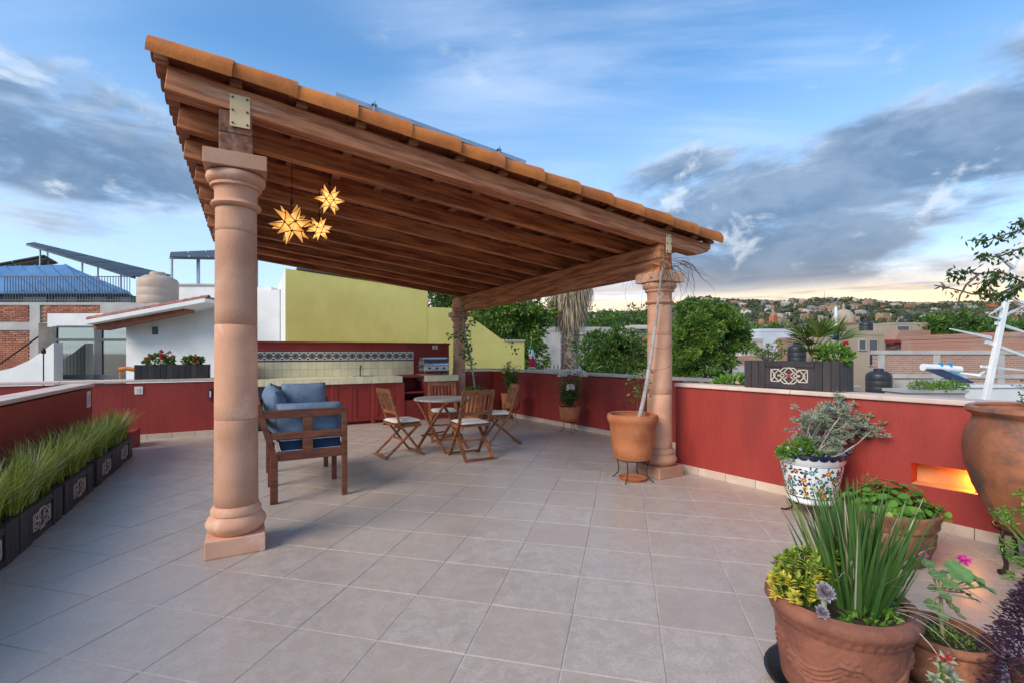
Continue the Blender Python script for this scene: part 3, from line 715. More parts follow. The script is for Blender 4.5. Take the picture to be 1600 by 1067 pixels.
# splashback: cream tiles below a painted border
SP = .112
cme = MB().box(0, 0, 0, .155 - .004, .010, .144).mesh('splash_tile', M['cream_tile'])
n = int((3.25 - KX0) / .155)
for k in range(n):
    for j in (0, 1):
        link('splash_tile', cme, kit, 0, (KX0 + .02 + .155 * (k + .5), KW - .005, CT + .0745 + .148 * j))
def border_tile():
    b = MB(); w, h = .152, .222
    b.cur = 0; b.box(0, 0, 0, w, .010, h)
    def ring(r0, r1, mi, cz=0, n=18, y=-.0062, cx=0):
        b.cur = mi; vs = []
        for k in range(n):
            t = 2 * math.pi * k / n; vs += [(cx + r1 * math.cos(t), y, cz + r1 * math.sin(t)), (cx + r0 * math.cos(t), y, cz + r0 * math.sin(t))]
        b.add(vs, [(2 * k, 2 * ((k + 1) % n), 2 * ((k + 1) % n) + 1, 2 * k + 1) for k in range(n)])
    b.cur = 1
    for z in (-.098, .098): b.box(0, -.0055, z, w, .0015, .022)
    ring(.040, .058, 1); ring(.0, .020, 2); ring(.022, .034, 3, y=-.0063)
    for cx in (-.068, .068):
        for cz in (-.06, .06): ring(0, .013, 3, cz, 10, -.0064, cx)
        ring(0, .011, 2, 0, 10, -.0064, cx)
    return b.mesh('border_tile', [M['border_white'], M['border_dark'], M['border_brown'], M['border_dark']])
mat('border_white', (.66, .63, .58), None, rough=.25, bump=0); mat('border_dark', (.035, .028, .03), None, rough=.25, bump=0); mat('border_brown', (.10, .045, .03), None, rough=.25, bump=0)
bme = border_tile()
for k in range(n): link('border_tile', bme, kit, 0, (KX0 + .02 + .155 * (k + .5), KW - .005, 1.335))
# sink and tap
b = MB(); b.lathe([(.0, .012), (.17, .012), (.20, .004), (.215, .0), (.215, .012), (.205, .016), (.18, .018), (.0, .018)], 28); o = b.build('sink', M['steel'], kit, smooth=True, loc=(2.02, .33, CT - .004))
t_ = empty('tap', (2.0, .56, CT)); t_.parent = kit
b = MB(); b.tube([(0, 0, 0), (0, 0, .17), (0, -.02, .205), (0, -.06, .215), (0, -.10, .20), (0, -.11, .17)], .011, 8); b.tube([(0, 0, 0), (0, 0, .02)], .024, 12); b.build('spout', M['dark_steel'], t_, smooth=True)
b = MB(); b.tube([(.0, 0, .12), (.045, 0, .15)], .007, 6); b.build('lever', M['dark_steel'], t_)
plate('power_socket', 'cream double socket above the grill on the red kitchen wall', (3.68, 10.30, 1.48), 0, .13, .085)
# gas grill standing on the counter
g_ = empty('gas_grill', (3.50, YB + .28, CT), 0, 'stainless steel table grill standing on the tiled counter', 'grill')
b = MB()
for i in (-1, 1):
    for j in (-1, 1): b.bar((i * .25, j * .15, 0), (i * .23, j * .13, .09), .022, .022)
b.build('foot', M['dark_steel'], g_)
b = MB(); b.bb(-.28, .28, -.19, .19, .082, .21); b.build('firebox', M['steel'], g_, bevel=.012)
b = MB(); b.bb(-.262, .262, -.208, -.191, .095, .20); b.build('control_panel', M['steel'], g_, bevel=.006)
for i in (-.16, 0, .16):
    b = MB(); b.tube([(i, -.208, .148), (i, -.232, .148)], .022, 14); b.build('knob', M['dark_steel'], g_)
lid = MB(); pr = [(-.195, .212)] + [(-.195 + .39 * (1 - math.cos(math.pi * k / 10)) / 2, .212 + .17 * math.sin(math.pi * k / 10) ** .8) for k in range(1, 10)] + [(.195, .212)]
lid.prism(pr, 0, 'x', -.275, .275); L_ = lid.build('lid', M['steel'], g_, smooth=True, sharp=45)
b = MB(); b.tube([(-.2, -.19, .27), (-.2, -.235, .285), (.2, -.235, .285), (.2, -.19, .27)], .009, 8); b.build('handle', M['dark_steel'], L_)
b = MB(); b.bb(-.36, -.285, -.15, .15, .175, .195); b.build('side_shelf', M['dark_steel'], g_)
# ------------------------------------------------------------------ furniture
def cushion(name, label, loc, rot, sx, sy, sz, mname, seed, cat='cushion', puff=.5, piped=False, group=None):
    rr = random.Random(seed); n = 14; b = MB(); vs = []
    def prof(t): return max(0.0, 1 - abs(t) ** 3.2) ** .5
    idx = {}
    for s in (1, -1):
        for i in range(n + 1):
            for j in range(n + 1):
                u, v = 2 * i / n - 1, 2 * j / n - 1
                edge = abs(u) > .999 or abs(v) > .999
                if s < 0 and edge: idx[s, i, j] = idx[1, i, j]; continue
                t = (1 - puff) * min(1, prof(u) * 1.0 + .0) * min(1, prof(v)) + puff * (1 - u * u) ** .6 * (1 - v * v) ** .6 if not edge else 0
                wv = noise.noise(Vector((u * 1.7 + seed, v * 1.7, s * 3.0))) * .16 * t
                pinch = 1 - .045 * (u * u * v * v) ** 0.5 * 0 - .05 * ((1 - abs(v)) * abs(u) ** 6 + 0) * puff
                pin2 = 1 - .05 * ((1 - abs(u)) * abs(v) ** 6) * puff
                idx[s, i, j] = len(vs); vs.append((u * sx / 2 * pinch, v * sy / 2 * pin2, s * sz / 2 * (t + wv)))
    fs = []
    for s in (1, -1):
        for i in range(n):
            for j in range(n):
                q = (idx[s, i, j], idx[s, i + 1, j], idx[s, i + 1, j + 1], idx[s, i, j + 1]); fs.append(q if s > 0 else q[::-1])
    b.add(vs, fs); o = b.build(name, M[mname], smooth=True, sharp=180, loc=loc, rot=rot); tag(o, label, cat, group)
    if piped:
        e = MB(); k = .985; pts = [(-sx / 2 * k, -sy / 2 * k, 0), (sx / 2 * k, -sy / 2 * k, 0), (sx / 2 * k, sy / 2 * k, 0), (-sx / 2 * k, sy / 2 * k, 0), (-sx / 2 * k, -sy / 2 * k, 0)]
        e.tube(pts, .006, 6); e.build('piping', M['piping'], o)
    return o
def box_cushion(name, label, loc, sx, sy, sz, mname, cat='cushion'):
    b = MB(); n = 8; 
    b.box(0, 0, sz / 2, sx, sy, sz); o = b.build(name, M[mname], loc=loc, bevel=.03, seg=3); tag(o, label, cat)
    e = MB()
    for z in (.012, sz - .012):
        x, y = sx / 2 - .004, sy / 2 - .004; e.tube([(-x, -y, z), (x, -y, z), (x, y, z), (-x, y, z), (-x, -y, z)], .0055, 6)
    e.build('piping', M['piping'], o); return o
def sofa():
    X0, X1, Y0, Y1 = .115, .845, 4.885, 6.27; S = M['sofa_wood']; r = empty('garden_sofa', (X0, Y0, 0), 0, 'dark wooden garden sofa with open slatted arms', 'sofa')
    w = X1 - X0; L = Y1 - Y0; AH = .865
    for y, near in ((.03, 1), (L / 2, 0), (L - .03, 1)):
        if near or True:
            b = MB(); b.bar((w - .03, y, 0), (w - .03, y, AH - .05 if near else .40), .05, .05, (0, 1, 0)); b.build('leg', S, r, bevel=.004)
        # rear posts rise and lean back
        b = MB(); b.bar((.075, y, 0), (.075, y, .46), .065, .055, (0, 1, 0)); b.build('leg', S, r, bevel=.004)
        b = MB(); b.bar((.072, y, .45), (-.062, y, .93 if near else .86), .052, .05, (0, 1, 0)); b.build('back_post', S, r, bevel=.004)
    for y in (.03, L - .03):
        a = empty('arm', (0, y, 0)); a.parent = r
        for (xa, xb, z, h, nm) in ((-.03, w - .004, AH - .035, .075, 'top_rail'), (.02, w - .055, .625, .06, 'middle_rail'), (.10, w - .055, .435, .085, 'bottom_rail')):
            b = MB(); b.bb(xa, xb, -.022, .022, z - h / 2, z + h / 2); b.build(nm, S, a, bevel=.004)
        b = MB(); b.bb(w * .5 - .045, w * .5 + .045, -.018, .018, .478, AH - .073); b.build('stile', S, a, bevel=.003)
    for z, x in ((.90, -.052), (.745, -.008), (.60, .03)):
        b = MB(); b.bb(x - .016, x + .016, .055, L - .055, z - .035, z + .035); b.build('back_slat', S, r, bevel=.004)
    b = MB(); b.bb(w - .05, w - .01, .055, L - .055, .40, .47); b.build('front_rail', S, r, bevel=.004)
    b = MB(); b.bb(.05, .09, .055, L - .055, .40, .46); b.build('rear_rail', S, r, bevel=.004)
    for k in range(8):
        x = .13 + k * .068; b = MB(); b.bb(x, x + .05, .055, L - .055, .44, .46); b.build('seat_slat', S, r, bevel=.002)
    hw = (L - .12) / 2
    for k, t in enumerate(('beside the open arm that shows its slats', 'at the kitchen end')):
        box_cushion('seat_cushion', 'navy sofa seat cushion with white piping ' + t, (X0 + w * .5 + .035, Y0 + .06 + hw * (k + .5), .461), w - .19, hw - .012, .125, 'navy_fabric')
    # loose blue cushions
    z = .586
    cushion('arm_cushion', 'pale blue cushion leaning on the slatted end of the sofa', (X0 + .40, Y0 + .155, z + .150), (rad(80), 0, 0), .60, .36, .17, 'blue_fabric', 1)
    cushion('arm_cushion', 'square blue cushion leaning on the kitchen end of the sofa', (X0 + .44, Y1 - .19, z + .225), (rad(76), 0, 0), .48, .48, .19, 'blue_fabric', 2)
    cushion('back_cushion', 'crumpled blue back cushion at the slatted end of the sofa', (X0 + .115, Y0 + .50, z + .215), (rad(84), rad(-3), rad(91)), .56, .50, .22, 'blue_fabric', 3)
    cushion('back_cushion', 'plump blue back cushion at the kitchen end of the sofa', (X0 + .115, Y1 - .38, z + .225), (rad(82), rad(4), rad(88)), .58, .52, .22, 'blue_fabric', 4)
sofa()

def fold_chair(label, loc, rz):
    r = empty('folding_chair', loc, rz, label, 'chair', 'folding wooden chairs round the table'); W = M['chair_wood']; hw = .215
    for s in (-1, 1):
        y = s * hw
        b = MB(); b.bar((.255, y, .0), (-.085, y, .44), .022, .046, (0, 1, 0)); b.bar((-.084, y, .439), (-.235, y, .90), .022, .044, (0, 1, 0)); b.build('back_leg', W, r, bevel=.003)
        b = MB(); b.bar((-.285, y * .89, .0), (.215, y * .89, .43), .022, .046, (0, 1, 0)); b.build('front_leg', W, r, bevel=.003)
    for (p, q, h, w2, nm) in (((-.228, -hw, .885), (-.228, hw, .885), .065, .022, 'top_rail'), ((-.135, -hw, .60), (-.135, hw, .60), .042, .02, 'lower_rail')):
        b = MB(); b.bar((p[0], p[1] - .008, p[2]), (q[0], q[1] + .008, q[2]), w2, h, (-.32, 0, 1)); b.build(nm, W, r, bevel=.004)
    for k in range(7):
        y = -.168 + .056 * k; b = MB(); b.bar((-.142, y, .615), (-.222, y, .862), .024, .012, (1, 0, .3)); b.build('back_slat', W, r, bevel=.002)
    for k in range(6):
        x = -.155 + .066 * k; b = MB(); b.bb(x, x + .052, -hw + .013, hw - .013, .43, .447); b.build('seat_slat', W, r, bevel=.002)
    for s in (-1, 1):
        b = MB(); b.bb(-.16, .235, s * (hw - .024) - .010, s * (hw - .024) + .010, .398, .4295); b.build('seat_rail', W, r, bevel=.002)
    for (x, z, yy) in ((-.268, .022, hw * .89), (.238, .03, hw), (-.02, .225, hw * .89)):
        b = MB(); b.bar((x, -yy, z), (x, yy, z), .034, .024); b.build('stretcher', W, r, bevel=.003)
    # tied-on seat pad
    pad = MB(); n = 12; vs = []; fs = []
    for s in (0, 1):
        for i in range(n + 1):
            for j in range(n + 1):
                u, v = 2 * i / n - 1, 2 * j / n - 1; k = (1 - u ** 6) ** .4 * (1 - v ** 6) ** .4
                vs.append((.045 + u * .205, v * .205, .449 + .022 + (s * 2 - 1) * .026 * max(k, .0)))
    N = (n + 1) ** 2
    for s in (0, 1):
        for i in range(n):
            for j in range(n):
                a = s * N + i * (n + 1) + j; q = (a, a + n + 1, a + n + 2, a + 1); fs.append(q if s else q[::-1])
    pad.add(vs, fs).build('seat_pad', M['cream_fabric'], r, smooth=True, sharp=180)
    return r
TX, TY = 2.46, 6.58
fold_chair('folding wooden chair on the sofa side of the round table', (TX - .66, TY - .10, 0), rad(8))
fold_chair('folding wooden chair between the round table and the red cupboards', (TX + .30, TY + .72, 0), rad(258))
fold_chair('folding wooden chair with its slatted back to the open floor', (TX + .15, TY - .72, 0), rad(90))
fold_chair('folding wooden chair on the rose pot side of the round table', (TX + .95, TY - .03, 0), rad(166))
def table():
    r = empty('round_table', (TX, TY, 0), rad(24), 'round weathered wooden folding table between the chairs', 'table'); W = M['chair_wood']; R0 = .405
    n = 9; w = 2 * R0 / n
    for k in range(n):
        y0, y1 = -R0 + k * w + .0025, -R0 + (k + 1) * w - .0025
        pts = []
        for y in [y0 + (y1 - y0) * t / 4 for t in range(5)]: pts.append((math.sqrt(max(R0 ** 2 - y * y, .0004)), y))
        poly = pts + [(-x, y) for x, y in pts[::-1]]
        b = MB(); b.prism(poly, 0, 'z', .718, .742); b.build('top_plank', M['table_top'], r, bevel=.002)
    for x in (-.22, .22): b = MB(); b.bb(x - .02, x + .02, -.33, .33, .690, .7175); b.build('batten', W, r, bevel=.002)
    for s in (-1, 1):
        for t in (-1, 1):
            b = MB(); b.bar((s * (.225 - (.02 if t > 0 else 0)), t * .30, 0), (s * (.225 - (.02 if t > 0 else 0)), -t * .27, .70), .024, .044, (1, 0, 0)); b.build('leg', W, r, bevel=.003)
    for y in (-.19, .19): b = MB(); b.bar((-.22, y, .20 if y < 0 else .20), (.22, y, .20), .03, .022); b.build('stretcher', W, r, bevel=.002)
table()

# ------------------------------------------------------------------ pots and stands
def pot(name, label, loc, prof_out, th=.022, mname='terracotta', soil=.9, n=44, fn=None, relief=None, cat='pot', rimh=None, rz=0.0, group=None):
    """prof_out: (r,z) from bottom to rim top"""
    r = empty(name, loc, rz, label, cat, group); ro, zo = prof_out[-1]; zs = zo * soil
    rs = max(p[0] for p in prof_out if p[1] <= zs + 1e-6) if soil < .8 else ro
    ins = [(ro - th * .5, zo + th * .25), (ro - th, zo)]
    # inner wall follows the outside down to the soil
    inn = [(max(p[0] - th, .02), p[1]) for p in prof_out[::-1] if zs - .03 < p[1] < zo - .01]
    b = MB(); b.lathe([(0.0, 0.0)] + list(prof_out) + ins + inn + [(max((inn[-1][0] if inn else ro - th) - .0, .02), zs - .04), (0.0, zs - .04)], n, fn=fn); b.build('pot_body', M[mname], r, smooth=True, sharp=45)
    rsoil = (inn[-1][0] if inn else ro - th) + .004; s = MB(); vs = [(0, 0, zs)]; fs = []
    for q in (1, 2, 3):
        for k in range(20): t = 2 * math.pi * k / 20; vs.append((rsoil * q / 3 * math.cos(t), rsoil * q / 3 * math.sin(t), zs + R.uniform(-.008, .008) if q < 3 else zs))
    for k in range(20):
        fs.append((0, 1 + k, 1 + (k + 1) % 20))
        for q in (0, 1): a = 1 + q * 20 + k; c = 1 + q * 20 + (k + 1) % 20; fs.append((a, c, c + 20, a + 20))
    s.add(vs, fs).build('soil', M['soil'], r)
    return r
def saucer(name, label, loc, ra, h, mname, cat='saucer'):
    b = MB(); b.lathe([(0, 0), (ra * .84, 0), (ra, h), (ra - .008, h + .003), (ra - .016, h), (ra * .80, .010), (0, .010)], 36); return tag(b.build(name, M[mname], loc=loc, smooth=True, sharp=45), label, cat)
def stand(name, label, loc, ra, h, legs=4, rz=0.0, tr=.007, foot=.06, ring2=True, mname='iron'):
    r = empty(name, loc, rz, label, 'plant stand'); b = MB()
    b.tube([(ra * math.cos(t * math.pi / 12), ra * math.sin(t * math.pi / 12), h) for t in range(25)], tr, 6, cap=False); b.build('ring', M[mname], r, smooth=True)
    for k in range(legs):
        t = 2 * math.pi * k / legs; c, s = math.cos(t), math.sin(t); l = MB()
        rr = [ra, ra - .012, ra - .03, ra - .022, ra + foot * .5, ra + foot]; zz = [h, h * .86, h * .55, h * .28, h * .07, tr]
        l.tube([(q * c, q * s, z) for q, z in zip(rr, zz)], tr, 6); l.build('leg', M[mname], r, smooth=True)
    if ring2:
        b = MB(); b.bar((-ra, 0, h), (ra, 0, h), .012, .006); b.bar((0, -ra, h - .007), (0, ra, h - .007), .012, .006); b.build('cross_bar', M[mname], r)
    return r
# big plain pot with the climber, on a wire stand, with a saucer under it
P4 = Vector((3.70, 3.945, 0))
stand('plant_stand', 'curved black wire stand under the large plain terracotta pot', P4, .185, .235, 4, .5, .006, .05)
saucer('saucer', 'terracotta saucer lying on the floor under the wire stand', P4, .155, .035, 'terracotta')
pot('terracotta_pot', 'large plain terracotta pot with bare climber beside the column', P4 + Vector((0, 0, .241)), [(.195, 0), (.205, .012), (.222, .12), (.222, .124), (.236, .24), (.238, .244), (.248, .37), (.262, .40), (.275, .425), (.278, .455), (.270, .482)], .03, soil=.80, rz=1.0)
# rose pot
P2 = Vector((4.93, 6.82, 0))
stand('plant_stand', 'small wire stand carrying the pot of white roses', P2, .135, .205, 3, .2, .006, .05)
saucer('saucer', 'terracotta saucer under the pot of white roses', P2 + Vector((0, 0, .211)), .185, .03, 'terracotta')
def ridge(r, z, t): return r + .006 * math.sin(t * 9) * math.exp(-((z - .12) / .05) ** 2)
pot('terracotta_pot', 'squat terracotta pot of white roses by the red wall', P2 + Vector((0, 0, .222)), [(.150, 0), (.165, .02), (.178, .10), (.180, .15), (.186, .19), (.190, .215), (.188, .235)], .02, soil=.88, fn=ridge)
# pot on a stand in the far corner
P3 = Vector((4.62, 8.42, 0))
stand('plant_stand', 'wire stand under the corner pot behind a chair', P3, .15, .27, 3, .9, .006, .04)
saucer('saucer', 'terracotta saucer under the corner pot behind a chair', P3 + Vector((0, 0, .276)), .20, .03, 'terracotta')
pot('terracotta_pot', 'straight terracotta pot of yellow flowers in the wall corner', P3 + Vector((0, 0, .287)), [(.165, 0), (.175, .015), (.186, .16), (.192, .25), (.20, .27), (.20, .30)], .02, soil=.88)
# low pot with the young climber by the back column
PB_ = Vector((4.20, 9.25, 0))
pot('terracotta_pot', 'terracotta pot with tall thin climber below the back column', PB_, [(.20, 0), (.215, .02), (.25, .30), (.265, .47), (.28, .50), (.28, .55)], .025, soil=.9)
# painted pot
P5 = Vector((4.29, 2.36, 0))
def talavera():
    H_ = .43; prof = [(.175, 0), (.188, .012), (.19, .03), (.182, .045), (.21, .16), (.228, .25), (.238, .32), (.24, .345), (.252, .355), (.256, .395), (.268, .41), (.274, .43)]
    stand('plant_stand', 'low black iron stand under the painted flower pot', P5, .17, .105, 4, .6, .009, .06)
    r = pot('painted_pot', 'white glazed pot painted with blue and orange flowers', P5 + Vector((0, 0, .114)), prof, .022, 'white_glaze', .9)
    def rad_at(z):
        for (r0, z0), (r1, z1) in zip(prof[:-1], prof[1:]):
            if z0 <= z <= z1: return r0 + (r1 - r0) * (z - z0) / max(z1 - z0, 1e-6)
        return prof[-1][0]
    def spot(b, t, z, pts, off=.0012):
        rr = rad_at(z) + off; vs = []
        for (a, h) in pts:
            R1 = rad_at(min(max(z + h, .001), .429)) + off; tt = t + a / rr; vs.append((R1 * math.cos(tt), R1 * math.sin(tt), z + h))
        c = (rr * 1.0005 * math.cos(t), rr * 1.0005 * math.sin(t), z)
        n = len(vs); b.add([c] + vs, [(0, 1 + k, 1 + (k + 1) % n) for k in range(n)])
    def ell(w, h, ang, n=8): return [(w * math.cos(2 * math.pi * k / n) * math.cos(ang) - h * math.sin(2 * math.pi * k / n) * math.sin(ang), w * math.cos(2 * math.pi * k / n) * math.sin(ang) + h * math.sin(2 * math.pi * k / n) * math.cos(ang)) for k in range(n)]
    for zz, nn, cols in ((.285, 12, ('tal_red', 'tal_sky', 'tal_orange')), (.215, 12, ('tal_orange', 'tal_sky', 'tal_red')), (.145, 11, ('tal_yellow', 'tal_orange', 'tal_sky')), (.088, 10, ('tal_orange', 'tal_red', 'tal_yellow'))):
        for k in range(nn):
            t = 2 * math.pi * (k + (.5 if zz in (.215, .088) else 0)) / nn
            b = MB(); fl_ = [(.026 * (1 if q % 2 == 0 else .72) * math.cos(q * math.pi / 7), .026 * (1 if q % 2 == 0 else .72) * math.sin(q * math.pi / 7)) for q in range(14)]
            spot(b, t, zz, fl_); b.build('painted_flower', M[cols[k % 3]], r)
            b = MB(); spot(b, t, zz, ell(.008, .008, 0), .0022); b.build('flower_centre', M['tal_yellow' if cols[k % 3] != 'tal_yellow' else 'tal_red'], r)
            b = MB()
            for q in range(9):
                an = R.uniform(0, 6.28); dd = R.uniform(.034, .056); spot(b, t + dd * math.cos(an) / rad_at(zz), min(max(zz + dd * math.sin(an) * .8, .06), .33), ell(.015, .0075, an + R.uniform(-.5, .5)), .0011 + q * .0001)
            b.build('painted_leaf', M['tal_green' if k % 3 else 'talavera_blue'], r)
    for z, h in ((.052, .008), (.335, .004)):
        b = MB(); b.lathe([(rad_at(z) + .0012, z), (rad_at(z + h) + .0016, z + h)], 44); b.f = b.f[:-2]; b.mi = b.mi[:-2]; b.build('painted_band', M['talavera_blue'], r, smooth=True)
    b = MB()
    for k in range(22):
        t = 2 * math.pi * k / 22; spot(b, t, .408, [(.036 * math.cos(q * math.pi / 6), -.022 * math.sin(q * math.pi / 6) if q <= 6 else .012) for q in range(8)], .0015)
    b.build('painted_scallops', M['talavera_blue'], r)
    b = MB(); b.lathe([(.2755, .412), (.277, .43), (.262, .4365), (.248, .4315)], 44); b.f = b.f[:-2]; b.mi = b.mi[:-2]; b.build('blue_rim', M['talavera_blue'], r, smooth=True)
talavera()
# ribbed dark pot of pelargonium leaves
P6 = Vector((3.83, 1.60, 0))
def waves(r, z, t): return r + (.010 * math.sin(t * 7 + 40 * z) * math.exp(-((z - .14) / .07) ** 2))
pot('terracotta_pot', 'wide carved terracotta pot of bright green leaves near the niche', P6, [(.19, 0), (.205, .01), (.225, .06), (.245, .14), (.258, .20), (.25, .235), (.262, .245), (.272, .26), (.272, .30), (.282, .315), (.285, .345)], .03, 'terracotta_dark', .9, 64, waves)
# big carved pot in front, on a black tray
P7 = Vector((2.135, 1.065, 0))
saucer('saucer', 'black plastic tray under the big carved terracotta pot', P7, .275, .045, 'black_plastic')
def carve(r, z, t):
    k = 0
    if .04 < z < .28:
        q = (t * 5 / (2 * math.pi)) % 1.0; dx = (q - .5) * .29; u = (z - .115) - 4.2 * dx * dx
        if -.012 < u < .062: k += .0075 * max(0.0, math.sin((u + .012) * 2 * math.pi / .0185)) * min(1, (.145 - abs(dx)) / .05 + .15)
        for ex in (-.145, .145):
            e2 = math.hypot(dx - ex, z - .218); an = math.atan2(z - .218, dx - ex)
            k += .015 * math.exp(-(e2 / .013) ** 2) + .009 * math.exp(-((e2 - .024) / .009) ** 2) * (.55 + .45 * math.cos(6 * an))
        k += .010 * math.exp(-((dx / .016) ** 2 + ((z - .085) / .022) ** 2))
    if .300 < z < .325: k += .006 * max(0, math.sin(t * 44))
    return r + k
prof7 = [(.185, 0), (.20, .012)] + [(.205 + .032 * (z / .29) ** .9, z) for z in [.03 + .004 * i for i in range(65)]] + [(.240, .292), (.243, .302), (.247, .312), (.250, .322), (.262, .335), (.272, .352), (.270, .374), (.262, .384)]
pot('terracotta_pot', 'big terracotta pot with carved garland holding spiky green blades', P7 + Vector((0, 0, .011)), prof7, .038, 'terracotta_red', .90, 200, carve)
# geranium pot
P8 = Vector((2.555, .865, 0))
saucer('saucer', 'terracotta saucer under the dark bowl with the pink geranium', P8, .165, .03, 'terracotta_dark')
pot('terracotta_pot', 'dark round terracotta bowl with the pink geranium', P8 + Vector((0, 0, .011)), [(.115, 0), (.14, .02), (.163, .07), (.168, .11), (.158, .16), (.150, .180), (.162, .192), (.168, .205), (.164, .220)], .022, 'terracotta_dark', .86, 64, lambda r, z, t: r + .007 * math.sin(5 * t) * math.exp(-((z - .09) / .035) ** 2))
P9 = Vector((2.585, .565, 0))
saucer('saucer', 'red clay saucer under the purple leaved plant', P9, .118, .03, 'terracotta_red')
pot('terracotta_pot', 'clay pot hidden under the dark purple foliage', P9 + Vector((0, 0, .011)), [(.085, 0), (.092, .01), (.108, .15), (.114, .17), (.114, .20)], .016, 'terracotta_red', .9)
P10 = Vector((3.66, .745, 0))
pot('terracotta_pot', 'low terracotta bowl of succulents on the floor before the urn', P10, [(.10, 0), (.115, .01), (.15, .10), (.16, .125), (.16, .15)], .018, 'terracotta_red', .85)
P12 = Vector((1.99, .665, 0))
pot('terracotta_pot', 'small clay pot of pale red-tipped succulents beside the carved pot', P12, [(.07, 0), (.078, .01), (.10, .12), (.108, .13), (.108, .155)], .015, 'terracotta', .88)
# great urn on iron legs
PU = Vector((4.36, .965, 0)); 
def urn():
    r = empty('urn_stand', PU, rad(20), 'black wrought iron legs carrying the great clay urn', 'plant stand'); b = MB()
    b.tube([(.245 * math.cos(t * math.pi / 14), .245 * math.sin(t * math.pi / 14), .275) for t in range(29)], .011, 8, cap=False); b.build('ring', M['iron'], r, smooth=True)
    for k in range(4):
        t = 2 * math.pi * k / 4 + .55; c, s = math.cos(t), math.sin(t); l = MB()
        l.tube([(q * c, q * s, z) for q, z in ((.245, .28), (.26, .24), (.25, .15), (.232, .07), (.236, .03), (.262, .016))], [.013, .013, .012, .012, .014, .016], 8); l.tube([(.258 * c, .258 * s, .017), (.272 * c, .272 * s, .017)], .017, 8); l.build('leg', M['iron'], r, smooth=True)
    prof = [(.13, 0), (.18, .015), (.24, .08), (.30, .19), (.355, .32), (.39, .46), (.40, .56), (.388, .66), (.355, .74), (.345, .765), (.352, .785), (.375, .80), (.385, .815), (.38, .835)]
    pot('clay_urn', 'great smoke-stained clay urn with rolled rim on iron legs', PU + Vector((0, 0, .215)), prof, .04, 'urn_clay', .92, 56, lambda r_, z, t: r_ * (1 + .012 * math.sin(2 * t + 6 * z)), cat='urn')
urn()

# ------------------------------------------------------------------ dark planters with the metal rosette
def rosette(r, w, h, y, zc, centre='red_glass'):
    b = MB(); t = .0046 * w / .34
    def dia(cx, a, c):
        p = [(cx - a, zc), (cx, zc + c), (cx + a, zc), (cx, zc - c)]
        for i in range(4): q0, q1 = p[i], p[(i + 1) % 4]; b.bar((q0[0], y, q0[1]), (q1[0], y, q1[1]), 2 * t, .005, (0, 1, 0))
    dia(0, w * .24, h * .5); dia(-w * .28, w * .16, h * .34); dia(w * .28, w * .16, h * .34)
    dia(-w * .14, w * .12, h * .22); dia(w * .14, w * .12, h * .22)
    z0 = h * .36
    for s in (-1, 1):
        for u in (-1, 1):
            b.bar((s * w * .5, y - .0015, zc + u * z0), (s * w * .26, y - .0015, zc + u * z0), 2 * t, .005, (0, 1, 0))
            b.bar((s * w * .5, y - .0015, zc + u * z0), (s * w * .38, y - .0015, zc), 2 * t, .005, (0, 1, 0))
            b.bar((s * w * .14, y - .0015, zc + u * h * .46), (s * w * .26, y - .0015, zc + u * h * .22), 2 * t, .005, (0, 1, 0))
            b.bar((s * w * .14, y - .0015, zc + u * h * .46), (0, y - .0015, zc + u * h * .46), 2 * t, .005, (0, 1, 0))
        b.bar((s * w * .5, y - .0015, zc + z0), (s * w * .5, y - .0015, zc - z0), 2 * t, .005, (0, 1, 0))
    o = b.build('rosette', M['ornament'], r)
    for cx, k, mm in ((0, .036, centre), (-.28 * w, .02, 'ornament'), (.28 * w, .02, 'ornament')):
        c = MB(); c.tube([(cx, y + .006, zc), (cx, y - .008, zc)], k * w / .34 * .5, 12); c.build('boss', M[mm], o)
def planter(label, loc, rz, L=.84, H_=.27, D=.27, plain=False, wood=False, soilz=.86):
    r = empty('planter_box', loc, rz, label, 'planter'); mm = M['planter_black']; t = .022
    b = MB(); b.bb(-L / 2, L / 2, -D / 2, -D / 2 + t, 0, H_); b.bb(-L / 2, L / 2, D / 2 - t, D / 2, 0, H_); b.bb(-L / 2, -L / 2 + t, -D / 2 + t, D / 2 - t, 0, H_); b.bb(L / 2 - t, L / 2, -D / 2 + t, D / 2 - t, 0, H_); b.bb(-L / 2 + t, L / 2 - t, -D / 2 + t, D / 2 - t, 0, .03)
    b.build('box', mm, r)
    b = MB(); b.bb(-L / 2 + t, L / 2 - t, -D / 2 + t, D / 2 - t, .031, H_ * soilz); b.build('soil', M['soil'], r)
    if not plain:
        for x0, x1 in ((-L / 2, -L * .26), (L * .26, L / 2)):
            n = 3; s = (x1 - x0) / n
            for k in range(n): b = MB(); b.bb(x0 + s * k + .002, x0 + s * (k + 1) - .002, -D / 2 - .014, -D / 2 - .0005, .0, H_ + .004); b.build('side_slat', mm, r, bevel=.003)
        for z0, z1 in ((.012, .05), (H_ - .055, H_ - .004)): b = MB(); b.bb(-L * .258, L * .258, -D / 2 - .011, -D / 2 - .0005, z0, z1); b.build('front_rail', mm, r, bevel=.003)
        rosette(r, .34, .165, -D / 2 - .006, H_ * .49)
    else:
        n = 12; s = L / n
        for k in range(n): b = MB(); b.bb(-L / 2 + s * k + .002, -L / 2 + s * (k + 1) - .002, -D / 2 - .012, -D / 2 - .0005, .0, H_ + .004); b.build('front_slat', mm, r, bevel=.003)
    n = 4; s = D / n
    for e in (-1, 1):
        for k in range(n):
            b = MB(); x = e * (L / 2 + .0065); b.bb(x - .006, x + .006, -D / 2 + s * k + .002, -D / 2 + s * (k + 1) - .002, 0, H_ + .004); b.build('end_slat', mm, r, bevel=.002)
    return r
PLY = [7.70, 6.84, 5.88, 4.96, 4.10, 3.24]
